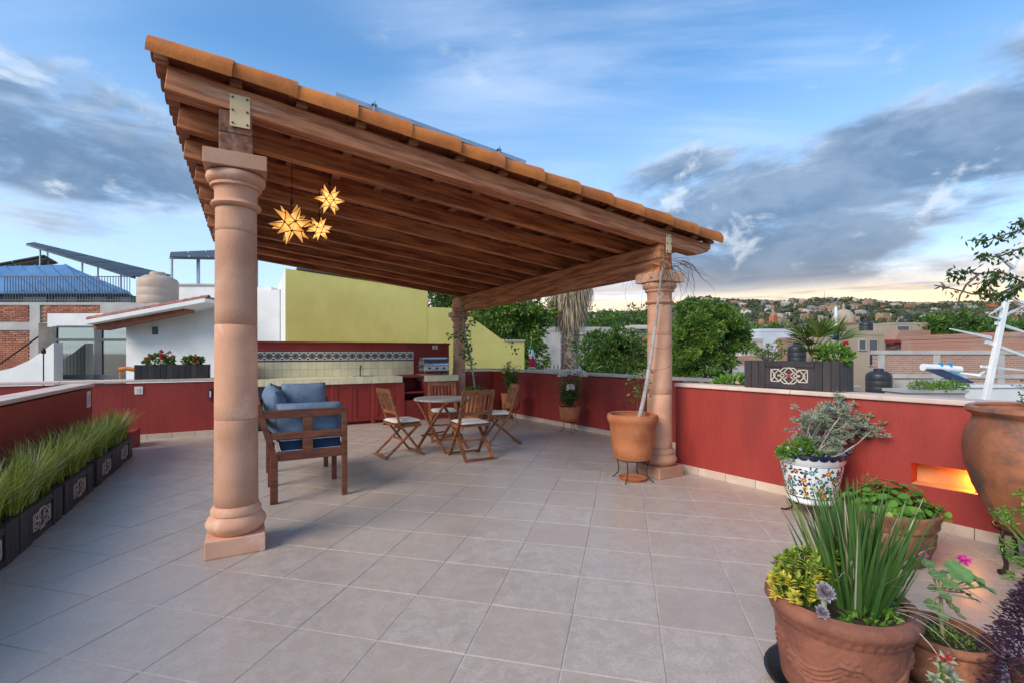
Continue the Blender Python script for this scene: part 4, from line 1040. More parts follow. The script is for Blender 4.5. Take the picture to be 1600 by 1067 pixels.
PLAB = ['black grass planter at the far end by the kerb block', 'black grass planter second from the kerb block', 'black grass planter third from the kerb block', 'black grass planter fourth from the kerb block', 'black grass planter fifth from the kerb block', 'black grass planter sixth from the kerb block']
for y, l in zip(PLY, PLAB): planter(l, (-1.552, y, 0), math.pi / 2)
RZW = math.atan2(Y_STEP + 2.5, xin(Y_STEP) - xin(-2.5)) 
PW = Vector((xin(2.78) + .16, 2.78, 1.041))
planter('dark planter with rosette and red bead on top of the red wall', PW, RZW - math.pi, L=.88, H_=.275, D=.27, soilz=.9)
PF = Vector((-1.125, YB + .10, .971))
planter('plain dark slatted flower box on the back wall', PF, 0, L=1.0, H_=.23, D=.22, plain=True, soilz=.9)
# ------------------------------------------------------------------ plants on the terrace
def rdir(rr, zlo=-1.0, zhi=1.0):
    z = rr.uniform(zlo, zhi); t = rr.uniform(0, 6.2832); s = math.sqrt(max(0, 1 - z * z)); return Vector((s * math.cos(t), s * math.sin(t), z))
def plant(name, label, loc, cat='plant', group=None): return empty(name, loc, 0, label, cat, group)
def leafy(mb, c, rad_, n, L, W, rr, shell=.55, up=.3, fold=.25):
    c = Vector(c)
    for _ in range(n):
        d = rdir(rr); k = shell + (1 - shell) * rr.random() ** .6; p = c + Vector((d.x * rad_[0], d.y * rad_[1], d.z * rad_[2])) * k
        dd = (d + Vector((rr.uniform(-.6, .6), rr.uniform(-.6, .6), rr.uniform(-.4, .6) + up))).normalized()
        s = rr.uniform(.7, 1.25); mb.leaf(p, dd, rdir(rr, .2, 1), L * s, W * s, fold)
# grass in the six planters
for k, y in enumerate(PLY):
    rr = random.Random(100 + k); r = plant('planter_grass', ['arching green grass filling the planter at the far end by the kerb block', 'arching grass in the planter second from the kerb block', 'arching grass in the planter third from the kerb block', 'arching grass in the planter fourth from the kerb block', 'arching grass in the planter fifth from the kerb block', 'arching grass in the planter sixth from the kerb block'][k], (-1.552, y, .225), 'grass')
    b = MB(); dry = MB()
    for c in range(13):
        cx, cy = rr.uniform(-.09, .09), -.38 + .76 * (c + .5) / 13 + rr.uniform(-.03, .03)
        for _ in range(62):
            az = rr.uniform(0, 6.283); ln = rr.uniform(.24, .52); p = (cx + rr.gauss(0, .018), cy + rr.gauss(0, .018), 0)
            lean = rr.uniform(.02, .30); cv = rr.uniform(.2, 1.5)
            (dry if rr.random() < .10 else b).blade(p, az, lean, ln, rr.uniform(.007, .0125), cv, 5)
    b.build('blades', M['grass_blade'], r); dry.build('dry_blades', M['blade_dry'], r)
# bare climber
def climber():
    r = plant('climbing_vine', 'bare pale climber leaning from the large pot up the column', P4 + Vector((0, 0, .62)), 'vine'); o = Vector(r.location)
    pts = [dp(998, 655, 5.29), dp(1004, 632, 5.28), dp(1010, 600, 5.27), dp(1016, 565, 5.26), dp(1021, 530, 5.26), dp(1026, 490, 5.25), dp(1030, 460, 5.24), dp(1033, 430, 5.20), dp(1037, 413, 5.18)]
    b = MB(); b.tube([p - o for p in pts], [.026, .024, .022, .020, .019, .016, .014, .012, .009], 8); b.build('stem', M['bark_pale'], r, smooth=True)
    rr = random.Random(5); t = MB(); lf = MB()
    def wander(p, d, n, st, rad0, droop=0.0):
        q = [p.copy()]
        for i in range(n):
            d = (d + Vector((rr.uniform(-.5, .5), rr.uniform(-.5, .5), rr.uniform(-.4, .4) - droop))).normalized(); q.append(q[-1] + d * st)
        t.tube(q, [max(.0012, rad0 * (1 - .75 * i / n)) for i in range(n + 1)], 5); return q
    top = dp(1037, 415, 5.15)
    rgt = Vector((*cw(1, 0), 0)); fw = Vector((*cw(0, 1), 0))
    for k in range(30):
        s = rr.uniform(.1, 1); d = rgt * rr.uniform(-.4, 1.2) + Vector((0, 0, rr.uniform(-.6, .5))) + fw * rr.uniform(-.5, .3)
        p = top + rgt * rr.uniform(-.05, .22) + Vector((0, 0, rr.uniform(-.04, .06))); q = wander(p - o, d, rr.randint(6, 13), rr.uniform(.035, .055), rr.uniform(.002, .0045), .16)
    for k in range(16):       # strands that arch out to the left of the capital
        p = top + rgt * rr.uniform(-.1, 0); wander(p - o, rgt * -1 + Vector((0, 0, rr.uniform(-.2, .4))) + fw * rr.uniform(-.4, .4), rr.randint(8, 16), rr.uniform(.035, .06), rr.uniform(.0015, .0035), .10)
    for (px0, py0, px1, py1, px2, py2) in ((1008, 600, 985, 580, 992, 545), (1018, 540, 1040, 552, 1052, 535), (1026, 480, 1046, 478, 1056, 462), (1012, 575, 1030, 582, 1050, 570), (1004, 570, 984, 555, 985, 520)):
        a, m_, c = dp(px0, py0, 5.25), dp(px1, py1, 5.2), dp(px2, py2, 5.24); q = [a * (1 - u) ** 2 + m_ * 2 * u * (1 - u) + c * u * u - o for u in [i / 8 for i in range(9)]]; t.tube(q, .0022, 5)
    t.build('twigs', M['twig'], r)
    for k in range(90):
        p = dp(rr.gauss(998, 9), rr.gauss(598, 14), 5.34 + rr.uniform(-.1, .1)) - o; lf.leaf(p, rdir(rr, -.6, .5), rdir(rr, .2, 1), rr.uniform(.035, .06), rr.uniform(.018, .03))
    for k in range(16):
        p = dp(rr.gauss(1012, 6), rr.gauss(560, 70), 5.28) - o; lf.leaf(p, rdir(rr, -.6, .5), rdir(rr, .2, 1), rr.uniform(.03, .05), rr.uniform(.015, .025))
    lf.build('leaves', M['leaf_mid'], r)
    s2 = MB(); s2.tube([dp(995, 642, 5.3) - o, dp(997, 615, 5.33) - o, dp(998, 590, 5.35) - o], .004, 5); s2.build('side_shoot', M['twig'], r)
climber()
# roses
def roses():
    rr = random.Random(8); r = plant('rose_bush', 'white rose bush in the squat terracotta pot', P2 + Vector((0, 0, .425)), 'rose bush')
    st = MB(); lf = MB(); pt = MB(); tips = []
    for k in range(22):
        t = rr.uniform(0, 6.28); a = Vector((.06 * math.cos(t), .06 * math.sin(t), 0)); e = Vector((.24 * rr.uniform(.3, 1) * math.cos(t), .24 * rr.uniform(.3, 1) * math.sin(t), rr.uniform(.22, .60))); m_ = (a + e) / 2 + Vector((0, 0, .06))
        st.tube([a, m_, e], [.005, .004, .003], 5); tips.append(e)
        for q in range(38):
            u = rr.uniform(.25, 1.05); p = a * (1 - u) ** 2 + m_ * 2 * u * (1 - u) + e * u * u + Vector((rr.gauss(0, .03), rr.gauss(0, .03), rr.gauss(0, .03))); lf.leaf(p, rdir(rr, -.5, .6), rdir(rr, .3, 1), rr.uniform(.04, .075), rr.uniform(.024, .042))
    st.build('stems', M['twig'], r); lf.build('leaves', M['leaf_dark'], r)
    for (px, py) in ((879, 586), (904, 582), (892, 606), (887, 583), (911, 586)):
        c = dp(px, py, 8.2) - Vector(r.location); b = MB()
        for q in range(26):
            d = rdir(rr, -.3, 1); b.leaf(c + d * .01, d, rdir(rr, .2, 1), rr.uniform(.06, .095), .075, .5)
        b.build('bloom', M['petal_white'], r)
        s = MB(); s.tube([c, c * .6 + Vector((0, 0, .05)), Vector((0, 0, 0))], .003, 5); s.build('flower_stem', M['leaf_dark'], r)
roses()
def corner_flowers():
    rr = random.Random(9); r = plant('flowering_plant', 'upright yellow flowering plant in the wall corner', P3 + Vector((0, 0, .55)), 'flower'); lf = MB(); st = MB()
    for k in range(26):
        t = rr.uniform(0, 6.28); e = Vector((.22 * rr.random() * math.cos(t), .22 * rr.random() * math.sin(t), rr.uniform(.3, .62))); a = e * .2; a.z = 0; st.tube([a, e], .0045, 5)
        for q in range(16):
            u = rr.uniform(.3, 1); p = a.lerp(e, u); lf.leaf(p, (rdir(rr, -.1, .5) + Vector((0, 0, .3))), (0, 0, 1), rr.uniform(.09, .15), rr.uniform(.025, .04), .2, .15)
    st.build('stems', M['leaf_mid'], r); lf.build('leaves', M['leaf_mid'], r)
    for (px, py) in ((794, 569), (787, 583), (797, 566)):
        c = dp(px, py, 9.35) - Vector(r.location); b = MB()
        for q in range(12): b.leaf(c, rdir(rr, 0, 1), (0, 0, 1), .07, .03)
        b.build('bloom', M['petal_yellow'], r); s = MB(); s.tube([c, Vector((c.x * .3, c.y * .3, 0))], .004, 5); s.build('flower_stem', M['leaf_mid'], r)
corner_flowers()
def back_climber():
    rr = random.Random(10); r = plant('climbing_vine', 'thin leafy climber rising in front of the back column', PB_ + Vector((0, 0, .49)), 'vine'); o = Vector(r.location); st = MB(); lf = MB()
    paths = [[(742, 606), (738, 575), (731, 548), (727, 520), (735, 505), (744, 498)], [(740, 590), (734, 560), (730, 530), (716, 518), (704, 530)], [(738, 570), (733, 545), (722, 556)], [(727, 520), (724, 500), (722, 470)]]
    for pa in paths:
        q = [dp(x, y, 10.2 + rr.uniform(-.05, .05)) - o for x, y in pa]; st.tube(q, [.016 * (1 - .7 * i / len(q)) for i in range(len(q))], 6)
        for i in range(len(q) - 1):
            for _ in range(26 if i else 6): p = q[i].lerp(q[i + 1], rr.random()) + Vector((rr.gauss(0, .05), rr.gauss(0, .05), rr.gauss(0, .05))); lf.leaf(p, rdir(rr, -.7, .3), rdir(rr, .3, 1), rr.uniform(.06, .11), rr.uniform(.035, .06))
    st.tube([Vector((0, 0, -.02)), dp(742, 606, 10.2) - o], .018, 6); leafy(lf, (0, 0, .06), (.24, .24, .10), 260, .08, .045, rr)
    st.build('stems', M['bark_pale'], r, smooth=True); lf.build('leaves', M['leaf_mid'], r)
back_climber()
def hanging_spray():
    rr = random.Random(21); r = plant('hanging_vine', 'thin vine with a few leaves hanging from the pergola beam before the yellow wall', dp(797, 470, 8.6), 'vine'); o = Vector(r.location)
    st = MB(); lf = MB(); q = [dp(797, 468, 8.6) - o, dp(794, 495, 8.6) - o, dp(788, 520, 8.6) - o, dp(796, 535, 8.6) - o, dp(806, 548, 8.6) - o]; st.tube(q, [.006, .005, .004, .003, .002], 5)
    for i in range(1, 4):
        for _ in range(12): p = q[i].lerp(q[i + 1], rr.random()) + Vector((rr.gauss(0, .03), rr.gauss(0, .03), rr.gauss(0, .03))); lf.leaf(p, rdir(rr, -1, 0), rdir(rr, .2, 1), rr.uniform(.05, .09), rr.uniform(.03, .05))
    st.build('stem', M['twig'], r); lf.build('leaves', M['leaf_dark'], r)
hanging_spray()
# lavender and succulents in the painted pot
def lavender():
    rr = random.Random(12); r = plant('lavender_bush', 'grey green lavender bush sprawling from the painted pot', P5 + Vector((.02, .0, .50)), 'lavender'); o = Vector(r.location); st = MB(); lf = MB(); fl_ = MB()
    tips = [(1262, 672), (1250, 690), (1285, 655), (1300, 640), (1310, 662), (1325, 650), (1335, 668), (1350, 690), (1375, 686), (1345, 715), (1325, 698), (1300, 690), (1285, 690), (1312, 626), (1332, 634), (1355, 660), (1296, 668), (1270, 650), (1340, 676), (1318, 680), (1362, 672), (1258, 660), (1280, 700), (1310, 704), (1292, 648), (1322, 664), (1305, 676), (1276, 678), (1338, 652), (1268, 688), (1328, 684), (1296, 704), (1346, 698), (1316, 646)]
    for (px, py) in tips:
        e = dp(px, py, 4.22 + rr.uniform(-.22, .2)) - o; a = Vector((rr.gauss(0, .05), rr.gauss(0, .05), 0)); m_ = a.lerp(e, .5) + Vector((0, 0, -.05 if px > 1340 else .03)); st.tube([a, a.lerp(m_, .6), m_.lerp(e, .35), e], [.007, .006, .005, .004], 6)
        for j in range(13):
            c = e + Vector((rr.gauss(0, .048), rr.gauss(0, .048), rr.gauss(0, .038)))
            st.tube([e, c], .002, 4)
            for q in range(30):
                d = (rdir(rr, -.35, 1) + Vector((0, 0, .35))).normalized(); lf.card(c + d * rr.uniform(0, .012), d, rdir(rr), rr.uniform(.026, .050), .0085)
        if rr.random() < .75 and px < 1320:
            for j in range(3):
                c = e + Vector((rr.gauss(0, .03), rr.gauss(0, .03), rr.uniform(.03, .10))); st.tube([e, c], .0014, 4)
                for q in range(7): fl_.card(c + Vector((0, 0, .006 * q)), rdir(rr, .1, .8), (0, 0, 1), .014, .009)
    st.build('stems', M['bark_pale'], r); lf.build('leaves', M['leaf_sage'], r); fl_.build('flower_spikes', M['petal_lavender'], r)
    r2 = plant('trailing_succulent', 'bright green trailing succulent at the edge of the painted pot', P5 + Vector((-.12, .10, .495)), 'succulent'); lf = MB(); o2 = Vector(r2.location)
    for (px, py, s) in ((1232, 702, .07), (1250, 698, .075), (1268, 708, .06), (1224, 708, .05), (1242, 712, .06), (1258, 690, .05)): leafy(lf, dp(px, py, 4.05) - o2, (s, s, s * .8), 190, .03, .013, rr, .4)
    lf.build('leaves', M['leaf_bright'], r2)
    b = MB(); c = dp(1249, 673, 4.1) - o2
    for q in range(10): b.leaf(c, rdir(rr, -.2, 1), (0, 0, 1), .025, .018)
    b.build('bloom', M['petal_pink'], r2); s = MB(); s.tube([c, Vector((0, 0, 0))], .0025, 5); s.build('flower_stem', M['leaf_mid'], r2)
lavender()
def pelargonium():
    rr = random.Random(13); r = plant('leafy_plant', 'dome of bright round green leaves in the wide carved pot', P6 + Vector((0, 0, .30)), 'plant'); lf = MB(); st = MB()
    def round_leaf(p, n, s):
        n = n.normalized(); a = n.orthogonal().normalized(); b_ = n.cross(a); k = 9; vs = [p]
        for i in range(k):
            t = 2 * math.pi * i / k + .35; q = s * (1 + .10 * math.cos(3 * t)) * (.86 if i == 0 else 1); vs.append(p + (a * math.cos(t) + b_ * math.sin(t)) * q + n * (s * .22 + s * .10 * math.cos(5 * t)))
        lf.add(vs, [(0, 1 + i, 1 + (i + 1) % k) for i in range(k)])
    for i in range(330):
        d = rdir(rr, -.05, 1); p = Vector((d.x * .265, d.y * .265, d.z * .20 + .02)) * (rr.uniform(.55, 1.04)); n = (d + Vector((rr.uniform(-.5, .5), rr.uniform(-.5, .5), .7))); s = rr.uniform(.018, .036); round_leaf(p, n, s)
        if i % 4 == 0: st.tube([Vector((p.x * .4, p.y * .4, 0)), p], .003, 4)
    for (px, py) in ((1455, 790), (1465, 797), (1475, 800), (1440, 785), (1450, 800)):
        c = dp(px, py, 3.3) - Vector(r.location); st.tube([Vector((.05, -.1, .0)), c], .003, 4)
        for q in range(7): round_leaf(c + Vector((rr.gauss(0, .02), rr.gauss(0, .02), rr.gauss(0, .012))), rdir(rr, .2, 1), rr.uniform(.014, .024))
    lf.build('leaves', M['leaf_bright'], r, smooth=True, sharp=180); st.build('stems', M['leaf_mid'], r)
    b = MB(); c = dp(1362, 752, 3.25) - Vector(r.location)
    for q in range(90): b.leaf(c + Vector((rr.gauss(0, .03), rr.gauss(0, .03), rr.gauss(0, .02))), rdir(rr, 0, 1), rdir(rr), .024, .010)
    b.build('reddish_shoots', M['leaf_russet'], r)
mat('leaf_russet', (.30, .10, .05), (.36, .20, .06), island=True, rough=.5, bump=0, transl=.25)
pelargonium()
def big_pot_plants():
    rr = random.Random(14); base = P7 + Vector((.055, -.035, .345)); r = plant('blade_plant', 'fan of long green sword leaves in the big carved pot', base, 'plant'); b = MB(); dry = MB()
    for k in range(330):
        t = rr.uniform(0, 6.283); rd = min(.12, abs(rr.gauss(0, .058))); p = (rd * math.cos(t), rd * math.sin(t), rr.uniform(-.01, .02)); lean = min(.40, .01 + rd * 2.6 + rr.uniform(0, .10)); L = rr.uniform(.30, .52)
        (dry if rr.random() < .06 else b).blade(p, t + rr.uniform(-.5, .5), lean, L, rr.uniform(.013, .021), rr.uniform(-.05, .28), 5, rr.uniform(-1.2, 1.2))
    b.build('blades', M['blade_green'], r); 
    for k in range(26):
        t = rr.uniform(-1.6, .3) ; p = (.06 * math.cos(t), .06 * math.sin(t), .0); dry.blade(p, t + rr.uniform(-.3, .3), rr.uniform(.7, 1.1), rr.uniform(.30, .5), rr.uniform(.005, .009), rr.uniform(.8, 2.2), 10)
    for k in range(14): t = rr.uniform(0, 6.28); dry.blade((.03 * math.cos(t), .03 * math.sin(t), 0), t, rr.uniform(.1, .5), rr.uniform(.3, .5), .006, rr.uniform(.6, 1.8), 8)
    dry.build('dry_blades', M['blade_dry'], r)
    # lime sedum
    r2 = plant('stonecrop', 'lime and yellow stonecrop on the edge of the big carved pot', P7 + Vector((-.13, .09, .345)), 'succulent'); o = Vector(r2.location); g1 = MB(); y1 = MB(); st = MB()
    for k in range(84):
        px, py = rr.uniform(1208, 1302), rr.uniform(858, 930)
        if k < 6: px, py = rr.uniform(1286, 1312), rr.uniform(838, 870)
        d = 1.97 + rr.uniform(-.10, .13) + (925 - py) * .0012; c = dp(px, py, d) - o
        st.tube([Vector((c.x * .5, c.y * .5, 0)), c], .005, 5); yy = (py > 895 and rr.random() < .75)
        for q in range(28):
            u = q / 28; dd = (rdir(rr, -.25 + u * .6, .35 + u * .65)); (y1 if yy or (q < 7 and rr.random() < .5) else g1).leaf(c + Vector((0, 0, -.03 + .035 * u)), dd, (0, 0, 1), rr.uniform(.022, .036), .0125, .3)
    g1.build('leaves', M['leaf_lime'], r2); y1.build('yellow_leaves', M['leaf_yellow'], r2); st.build('stems', M['leaf_mid'], r2)
    # echeverias
    for (px, py, s, dd, lab) in ((1287, 926, .040, 1.82, 'large lilac rosette succulent in the big carved pot'), (1283, 957, .028, 1.80, 'small grey rosette succulent low in the big carved pot')):
        c = dp(px, py, dd); e = plant('rosette_succulent', lab, (c.x, c.y, P7.z + .34), 'succulent'); b = MB(); ax = Vector((-.25, -.65, .75)).normalized(); a = ax.orthogonal().normalized(); bb_ = ax.cross(a); cz = Vector((0, 0, c.z - P7.z - .34))
        for q in range(44):
            t = q * 2.399; u = q / 44; d = (a * math.cos(t) + bb_ * math.sin(t)) * (1 - .75 * u) + ax * (.15 + .9 * u); b.leaf(cz + ax * (u * s * .4), d, ax, s * (1.15 - .55 * u), s * .85, .16)
        b.build('leaves', M['echeveria'], e); s_ = MB(); s_.tube([(0, 0, 0), cz], .010, 6); s_.build('stem', M['leaf_sage'], e)
    r3 = plant('ground_cover', 'low green leaves at the foot of the sword leaves', P7 + Vector((-.02, -.13, .345)), 'plant'); lf = MB(); leafy(lf, (0, 0, .012), (.17, .07, .028), 150, .035, .022, rr); lf.build('leaves', M['leaf_bright'], r3)
big_pot_plants()
def geranium():
    rr = random.Random(15); r = plant('geranium', 'pink geranium with few large leaves in the dark bowl', P8 + Vector((0, 0, .19)), 'geranium'); o = Vector(r.location); st = MB()
    def gl(px, py, d, s, n):
        c = dp(px, py, d) - o; b = MB(); n = Vector(n).normalized(); a = n.orthogonal().normalized(); b2 = n.cross(a); vs = [c]; k = 14
        for i in range(k): t = 2 * math.pi * i / k; q = s * (1 + .07 * math.cos(5 * t)); vs.append(c + (a * math.cos(t) + b2 * math.sin(t)) * q + n * (s * (.18 + .12 * math.cos(4 * t))))
        b.add(vs, [(0, 1 + i, 1 + (i + 1) % k) for i in range(k)]); b.build('leaf', M['leaf_geranium'], r, smooth=True, sharp=180); return c
    hub = dp(1470, 930, 2.02) - o; st.tube([Vector((0, 0, -.02)), Vector((.0, .01, .07)), hub], [.010, .008, .006], 6)
    for (px, py, d, s, n) in ((1496, 894, 2.02, .052, (-.3, -.6, .9)), (1520, 903, 2.05, .042, (.1, -.4, 1)), (1535, 916, 2.02, .046, (.3, -.5, 1)), (1474, 930, 1.98, .030, (0, -.5, .8)), (1465, 900, 2.05, .034, (-.2, -.2, 1)), (1448, 880, 2.1, .030, (-.2, -.5, 1)), (1505, 925, 2.05, .028, (.3, -.2, 1)), (1482, 912, 2.0, .03, (-.3, -.4, 1)), (1512, 912, 1.98, .026, (.2, -.6, .9)), (1488, 948, 1.97, .026, (.1, -.5, 1)), (1456, 945, 2.0, .028, (-.4, -.3, 1)), (1460, 920, 2.08, .026, (-.3, 0, 1)), (1520, 935, 2.0, .026, (.5, -.3, 1)), (1478, 895, 2.1, .026, (0, .2, 1)), (1500, 962, 1.98, .022, (.2, -.5, 1)), (1472, 962, 1.96, .022, (-.2, -.5, 1))):
        c = gl(px, py, d, s, n); st.tube([hub, hub.lerp(c, .5) + Vector((0, 0, .01)), c], .0035, 5)
    c = dp(1506, 876, 2.06) - o; st.tube([hub, c], .003, 5); b = MB()
    for q in range(40): b.leaf(c + rdir(rr) * .012, rdir(rr, -.3, 1), rdir(rr), .022, .018)
    b.build('bloom', M['petal_pink'], r)
    c = dp(1443, 868, 2.12) - o; st.tube([hub, c], .0025, 5); b = MB()
    for q in range(22): b.leaf(c + rdir(rr) * .008, rdir(rr, -.3, 1), rdir(rr), .016, .013)
    b.build('bloom', M['petal_pink'], r); st.build('stems', M['stem_tan'], r, smooth=True)
    lf = MB(); leafy(lf, (0, 0, .012), (.12, .12, .022), 420, .018, .010, rr, .1); lf.build('ground_cover', M['leaf_mid'], r)
mat('stem_tan', (.36, .27, .17), (.26, .24, .12), 10, .7, .2, 50)
mat('leaf_geranium', (.14, .27, .085), (.20, .36, .11), 30, .6, .25, 90, transl=.25)
geranium()
def purple():
    rr = random.Random(16); r = plant('purple_plant', 'dense cone of small dark purple leaves', P9 + Vector((0, 0, .18)), 'plant'); lf = MB(); st = MB()
    for k in range(4600):
        z = rr.random() ** 1.15; w = .20 * (1 - z) ** .7 + .03; t = rr.uniform(0, 6.283); q = rr.uniform(.55, 1.0) * w; p = Vector((q * math.cos(t), q * math.sin(t), -.05 + z * .45)); d = (Vector((math.cos(t), math.sin(t), rr.uniform(-.3, .7))) + rdir(rr) * .5); lf.leaf(p, d, rdir(rr, .2, 1), rr.uniform(.016, .028), .0085)
    for k in range(9): t = k * .7; st.tube([(0, 0, 0), (.06 * math.cos(t), .06 * math.sin(t), .2)], .005, 5)
    lf.build('leaves', M['leaf_purple'], r); st.build('stems', M['twig'], r)
purple()
def small_succulents():
    rr = random.Random(17)
    r = plant('succulent', 'pale green succulent stems rising before the urn', P10 + Vector((0, 0, .125)), 'succulent'); o = Vector(r.location); lf = MB(); st = MB()
    for (px, py, d) in ((1568, 800, 2.65), (1578, 815, 2.6), (1590, 795, 2.65), (1595, 770, 2.7), (1560, 806, 2.7), (1578, 868, 2.55), (1590, 880, 2.6), (1572, 850, 2.6), (1598, 850, 2.6), (1580, 900, 2.58), (1610, 800, 2.6), (1620, 860, 2.6)):
        c = dp(px, py, d) - o; st.tube([Vector((rr.gauss(0, .03), rr.gauss(0, .03), 0)), c * .5 + Vector((0, 0, .03)), c], .004, 5)
        for q in range(26): lf.leaf(c + Vector((rr.gauss(0, .018), rr.gauss(0, .018), rr.gauss(0, .015))), rdir(rr, -.3, 1), rdir(rr), rr.uniform(.022, .038), .012)
    leafy(lf, (0, 0, .02), (.13, .13, .05), 200, .035, .018, rr); lf.build('leaves', M['leaf_bright'], r); st.build('stems', M['leaf_mid'], r)
    r = plant('succulent', 'pale rosettes with red buds beside the carved pot', P12 + Vector((0, 0, .135)), 'succulent'); o = Vector(r.location); lf = MB(); st = MB(); rd = MB()
    for (px, py, d, k) in ((1482, 1050, 1.54, 0), (1470, 1040, 1.55, 0), (1490, 1062, 1.52, 0), (1478, 1030, 1.55, 1), (1466, 1034, 1.56, 1), (1462, 1060, 1.52, 0)):
        c = dp(px, py, d) - o; st.tube([Vector((0, 0, 0)), c * .5, c], .004, 5)
        for q in range(22): (rd if k and q % 2 else lf).leaf(c, rdir(rr, -.2, 1), rdir(rr), rr.uniform(.020, .034), .013)
    lf.build('leaves', M['leaf_sage'], r); rd.build('red_buds', M['petal_red'], r); st.build('stems', M['leaf_mid'], r)
small_succulents()
def urn_tree():
    rr = random.Random(18); r = plant('potted_tree', 'small leafy tree growing from the great clay urn', PU + Vector((.10, -.14, .97)), 'tree'); o = Vector(r.location); st = MB(); lf = MB()
    trunk = [Vector((0, 0, -.02)), dp(1700, 560, 3.0) - o, dp(1700, 450, 3.0) - o, dp(1680, 380, 3.05) - o]; st.tube(trunk, [.022, .018, .014, .009], 7)
    paths = [[(1700, 450), (1650, 440), (1600, 442), (1565, 425), (1530, 428), (1500, 424), (1480, 432)], [(1690, 400), (1640, 365), (1600, 358), (1568, 368), (1545, 375), (1512, 376)], [(1640, 365), (1610, 385), (1585, 392), (1560, 402), (1540, 400), (1532, 398)], [(1600, 442), (1560, 460), (1520, 460), (1490, 452), (1460, 446)], [(1680, 380), (1630, 345), (1600, 346), (1580, 352)], [(1530, 428), (1510, 445), (1500, 462), (1496, 478)], [(1600, 442), (1580, 455), (1560, 462), (1540, 460)], [(1565, 425), (1548, 440), (1535, 452)]]
    dens = [60, 46, 40, 10, 24, 3, 44, 40]
    for pa, nl in zip(paths, dens):
        dd = 3.0 + rr.uniform(-.15, .2); q = [dp(x, y, dd + rr.uniform(-.03, .03)) - o for x, y in pa]; st.tube(q, [.006 * (1 - .8 * i / len(q)) + .0012 for i in range(len(q))], 5)
        for _ in range(int(nl * 2.1)):
            i = min(len(q) - 2, int(rr.random() ** .75 * (len(q) - 1))); p = q[i].lerp(q[i + 1], rr.random()) + Vector((rr.gauss(0, .016), rr.gauss(0, .016), rr.gauss(0, .018))); lf.leaf(p, (rdir(rr, -1, .1) + Vector((0, 0, -.4))), rdir(rr, -.2, 1), rr.uniform(.030, .050), rr.uniform(.013, .020), .3)
    for k in range(60):
        p = dp(rr.uniform(1585, 1640), rr.uniform(590, 640), 3.0 + rr.uniform(-.1, .2)) - o; lf.leaf(p, rdir(rr, -.6, .6), rdir(rr), .026, .013); st.tube([Vector((0, 0, 0)), p], .0012, 4) if k % 3 == 0 else None
    st.build('branches', M['twig'], r); lf.build('leaves', M['leaf_glossy'], r)
urn_tree()
# plants in the planter on the red wall
def wall_planter_plants():
    rr = random.Random(19); ux = Vector((math.cos(RZW), math.sin(RZW), 0)); top = PW + Vector((0, 0, .24))
    c = top + ux * -.13; r = plant('fan_palm', 'young fan palm in the dark planter on the red wall', c, 'palm'); o = Vector(c); fr = MB(); st = MB(); sh = MB()
    tk = MB(); tk.tube([(0, 0, -.02), (0, 0, .06), (0, 0, .12)], [.035, .032, .024], 9); tk.build('trunk', M['thatch'], r)
    hubs = [(1240, 510, 4.55), (1262, 500, 4.7), (1318, 502, 4.5), (1295, 500, 4.75), (1258, 545, 4.4), (1318, 548, 4.45), (1276, 506, 4.4), (1332, 515, 4.7), (1248, 528, 4.45)]
    for (px, py, d) in hubs:
        h = dp(px * .55 + 1284 * .45, py * .55 + 556 * .45, 4.58 + (d - 4.58) * .6) - o; tipd = (dp(px, py, d) - o - h).normalized(); st.tube([Vector((0, 0, .10)), h], [.008, .005], 5)
        nrm = tipd.cross(Vector((0, 0, 1))).cross(tipd).normalized(); sd = tipd.cross(nrm).normalized(); n = 20; L = (dp(px, py, d) - o - h).length * 1.3 + .07
        for q in range(n):
            a = (q / (n - 1) - .5) * 2.3; dd = tipd * math.cos(a) + sd * math.sin(a) + nrm * rr.uniform(-.05, .12); fr.leaf(h, dd, nrm, L * (1 - .25 * abs(a)), .021, .3, .12)
    fr.build('fronds', M['frond'], r); st.build('stalks', M['frond'], r)
    c = top + ux * .27; r = plant('jade_shrub', 'small branching shrub at the column end of the wall planter', c, 'shrub'); st = MB(); lf = MB()
    for k in range(15):
        t = rr.uniform(0, 6.28); e = Vector((.13 * math.cos(t) * rr.uniform(.4, 1), .16 * math.sin(t) * rr.uniform(.4, 1.1), rr.uniform(.06, .22))); st.tube([(0, 0, -.02), e * .5 + Vector((0, 0, .01)), e], [.007, .005, .003], 5); leafy(lf, e, (.035, .035, .03), 26, .032, .018, rr, .2)
    st.build('branches', M['bark'], r); lf.build('leaves', M['leaf_mid'], r)
    c = top + ux * -.34; r = plant('leafy_shrub', 'bright green leafy shrub with a red bloom in the wall planter', c, 'shrub'); lf = MB(); leafy(lf, (0, 0, .09), (.10, .15, .12), 420, .045, .032, rr, .4); lf.build('leaves', M['leaf_bright'], r)
    b = MB()
    for q in range(26): b.leaf(Vector((0, -.09, .20)) + rdir(rr) * .012, rdir(rr, -.2, 1), rdir(rr), .03, .022)
    b.build('bloom', M['petal_red'], r); st = MB(); [st.tube([(0, 0, -.02), (rr.gauss(0, .05), rr.gauss(0, .07), .12)], .004, 5) for _ in range(7)]; st.build('stems', M['leaf_mid'], r)
    for off, px in ((.0, 1064), (.0, 1073), (.0, 1085)):
        pass
    c = Vector((xin(3.6) + .42, 3.62, .86)); r = plant('leafy_shrub', 'low bright leaves showing above the wall cap beside the column', c, 'shrub'); lf = MB(); leafy(lf, (0, 0, .13), (.20, .24, .14), 260, .07, .045, rr, .4); lf.build('leaves', M['leaf_bright'], r); st = MB(); [st.tube([(0, 0, -.02), (rr.gauss(0, .08), rr.gauss(0, .08), .14)], .004, 5) for _ in range(6)]; st.build('stems', M['leaf_mid'], r)
wall_planter_plants()
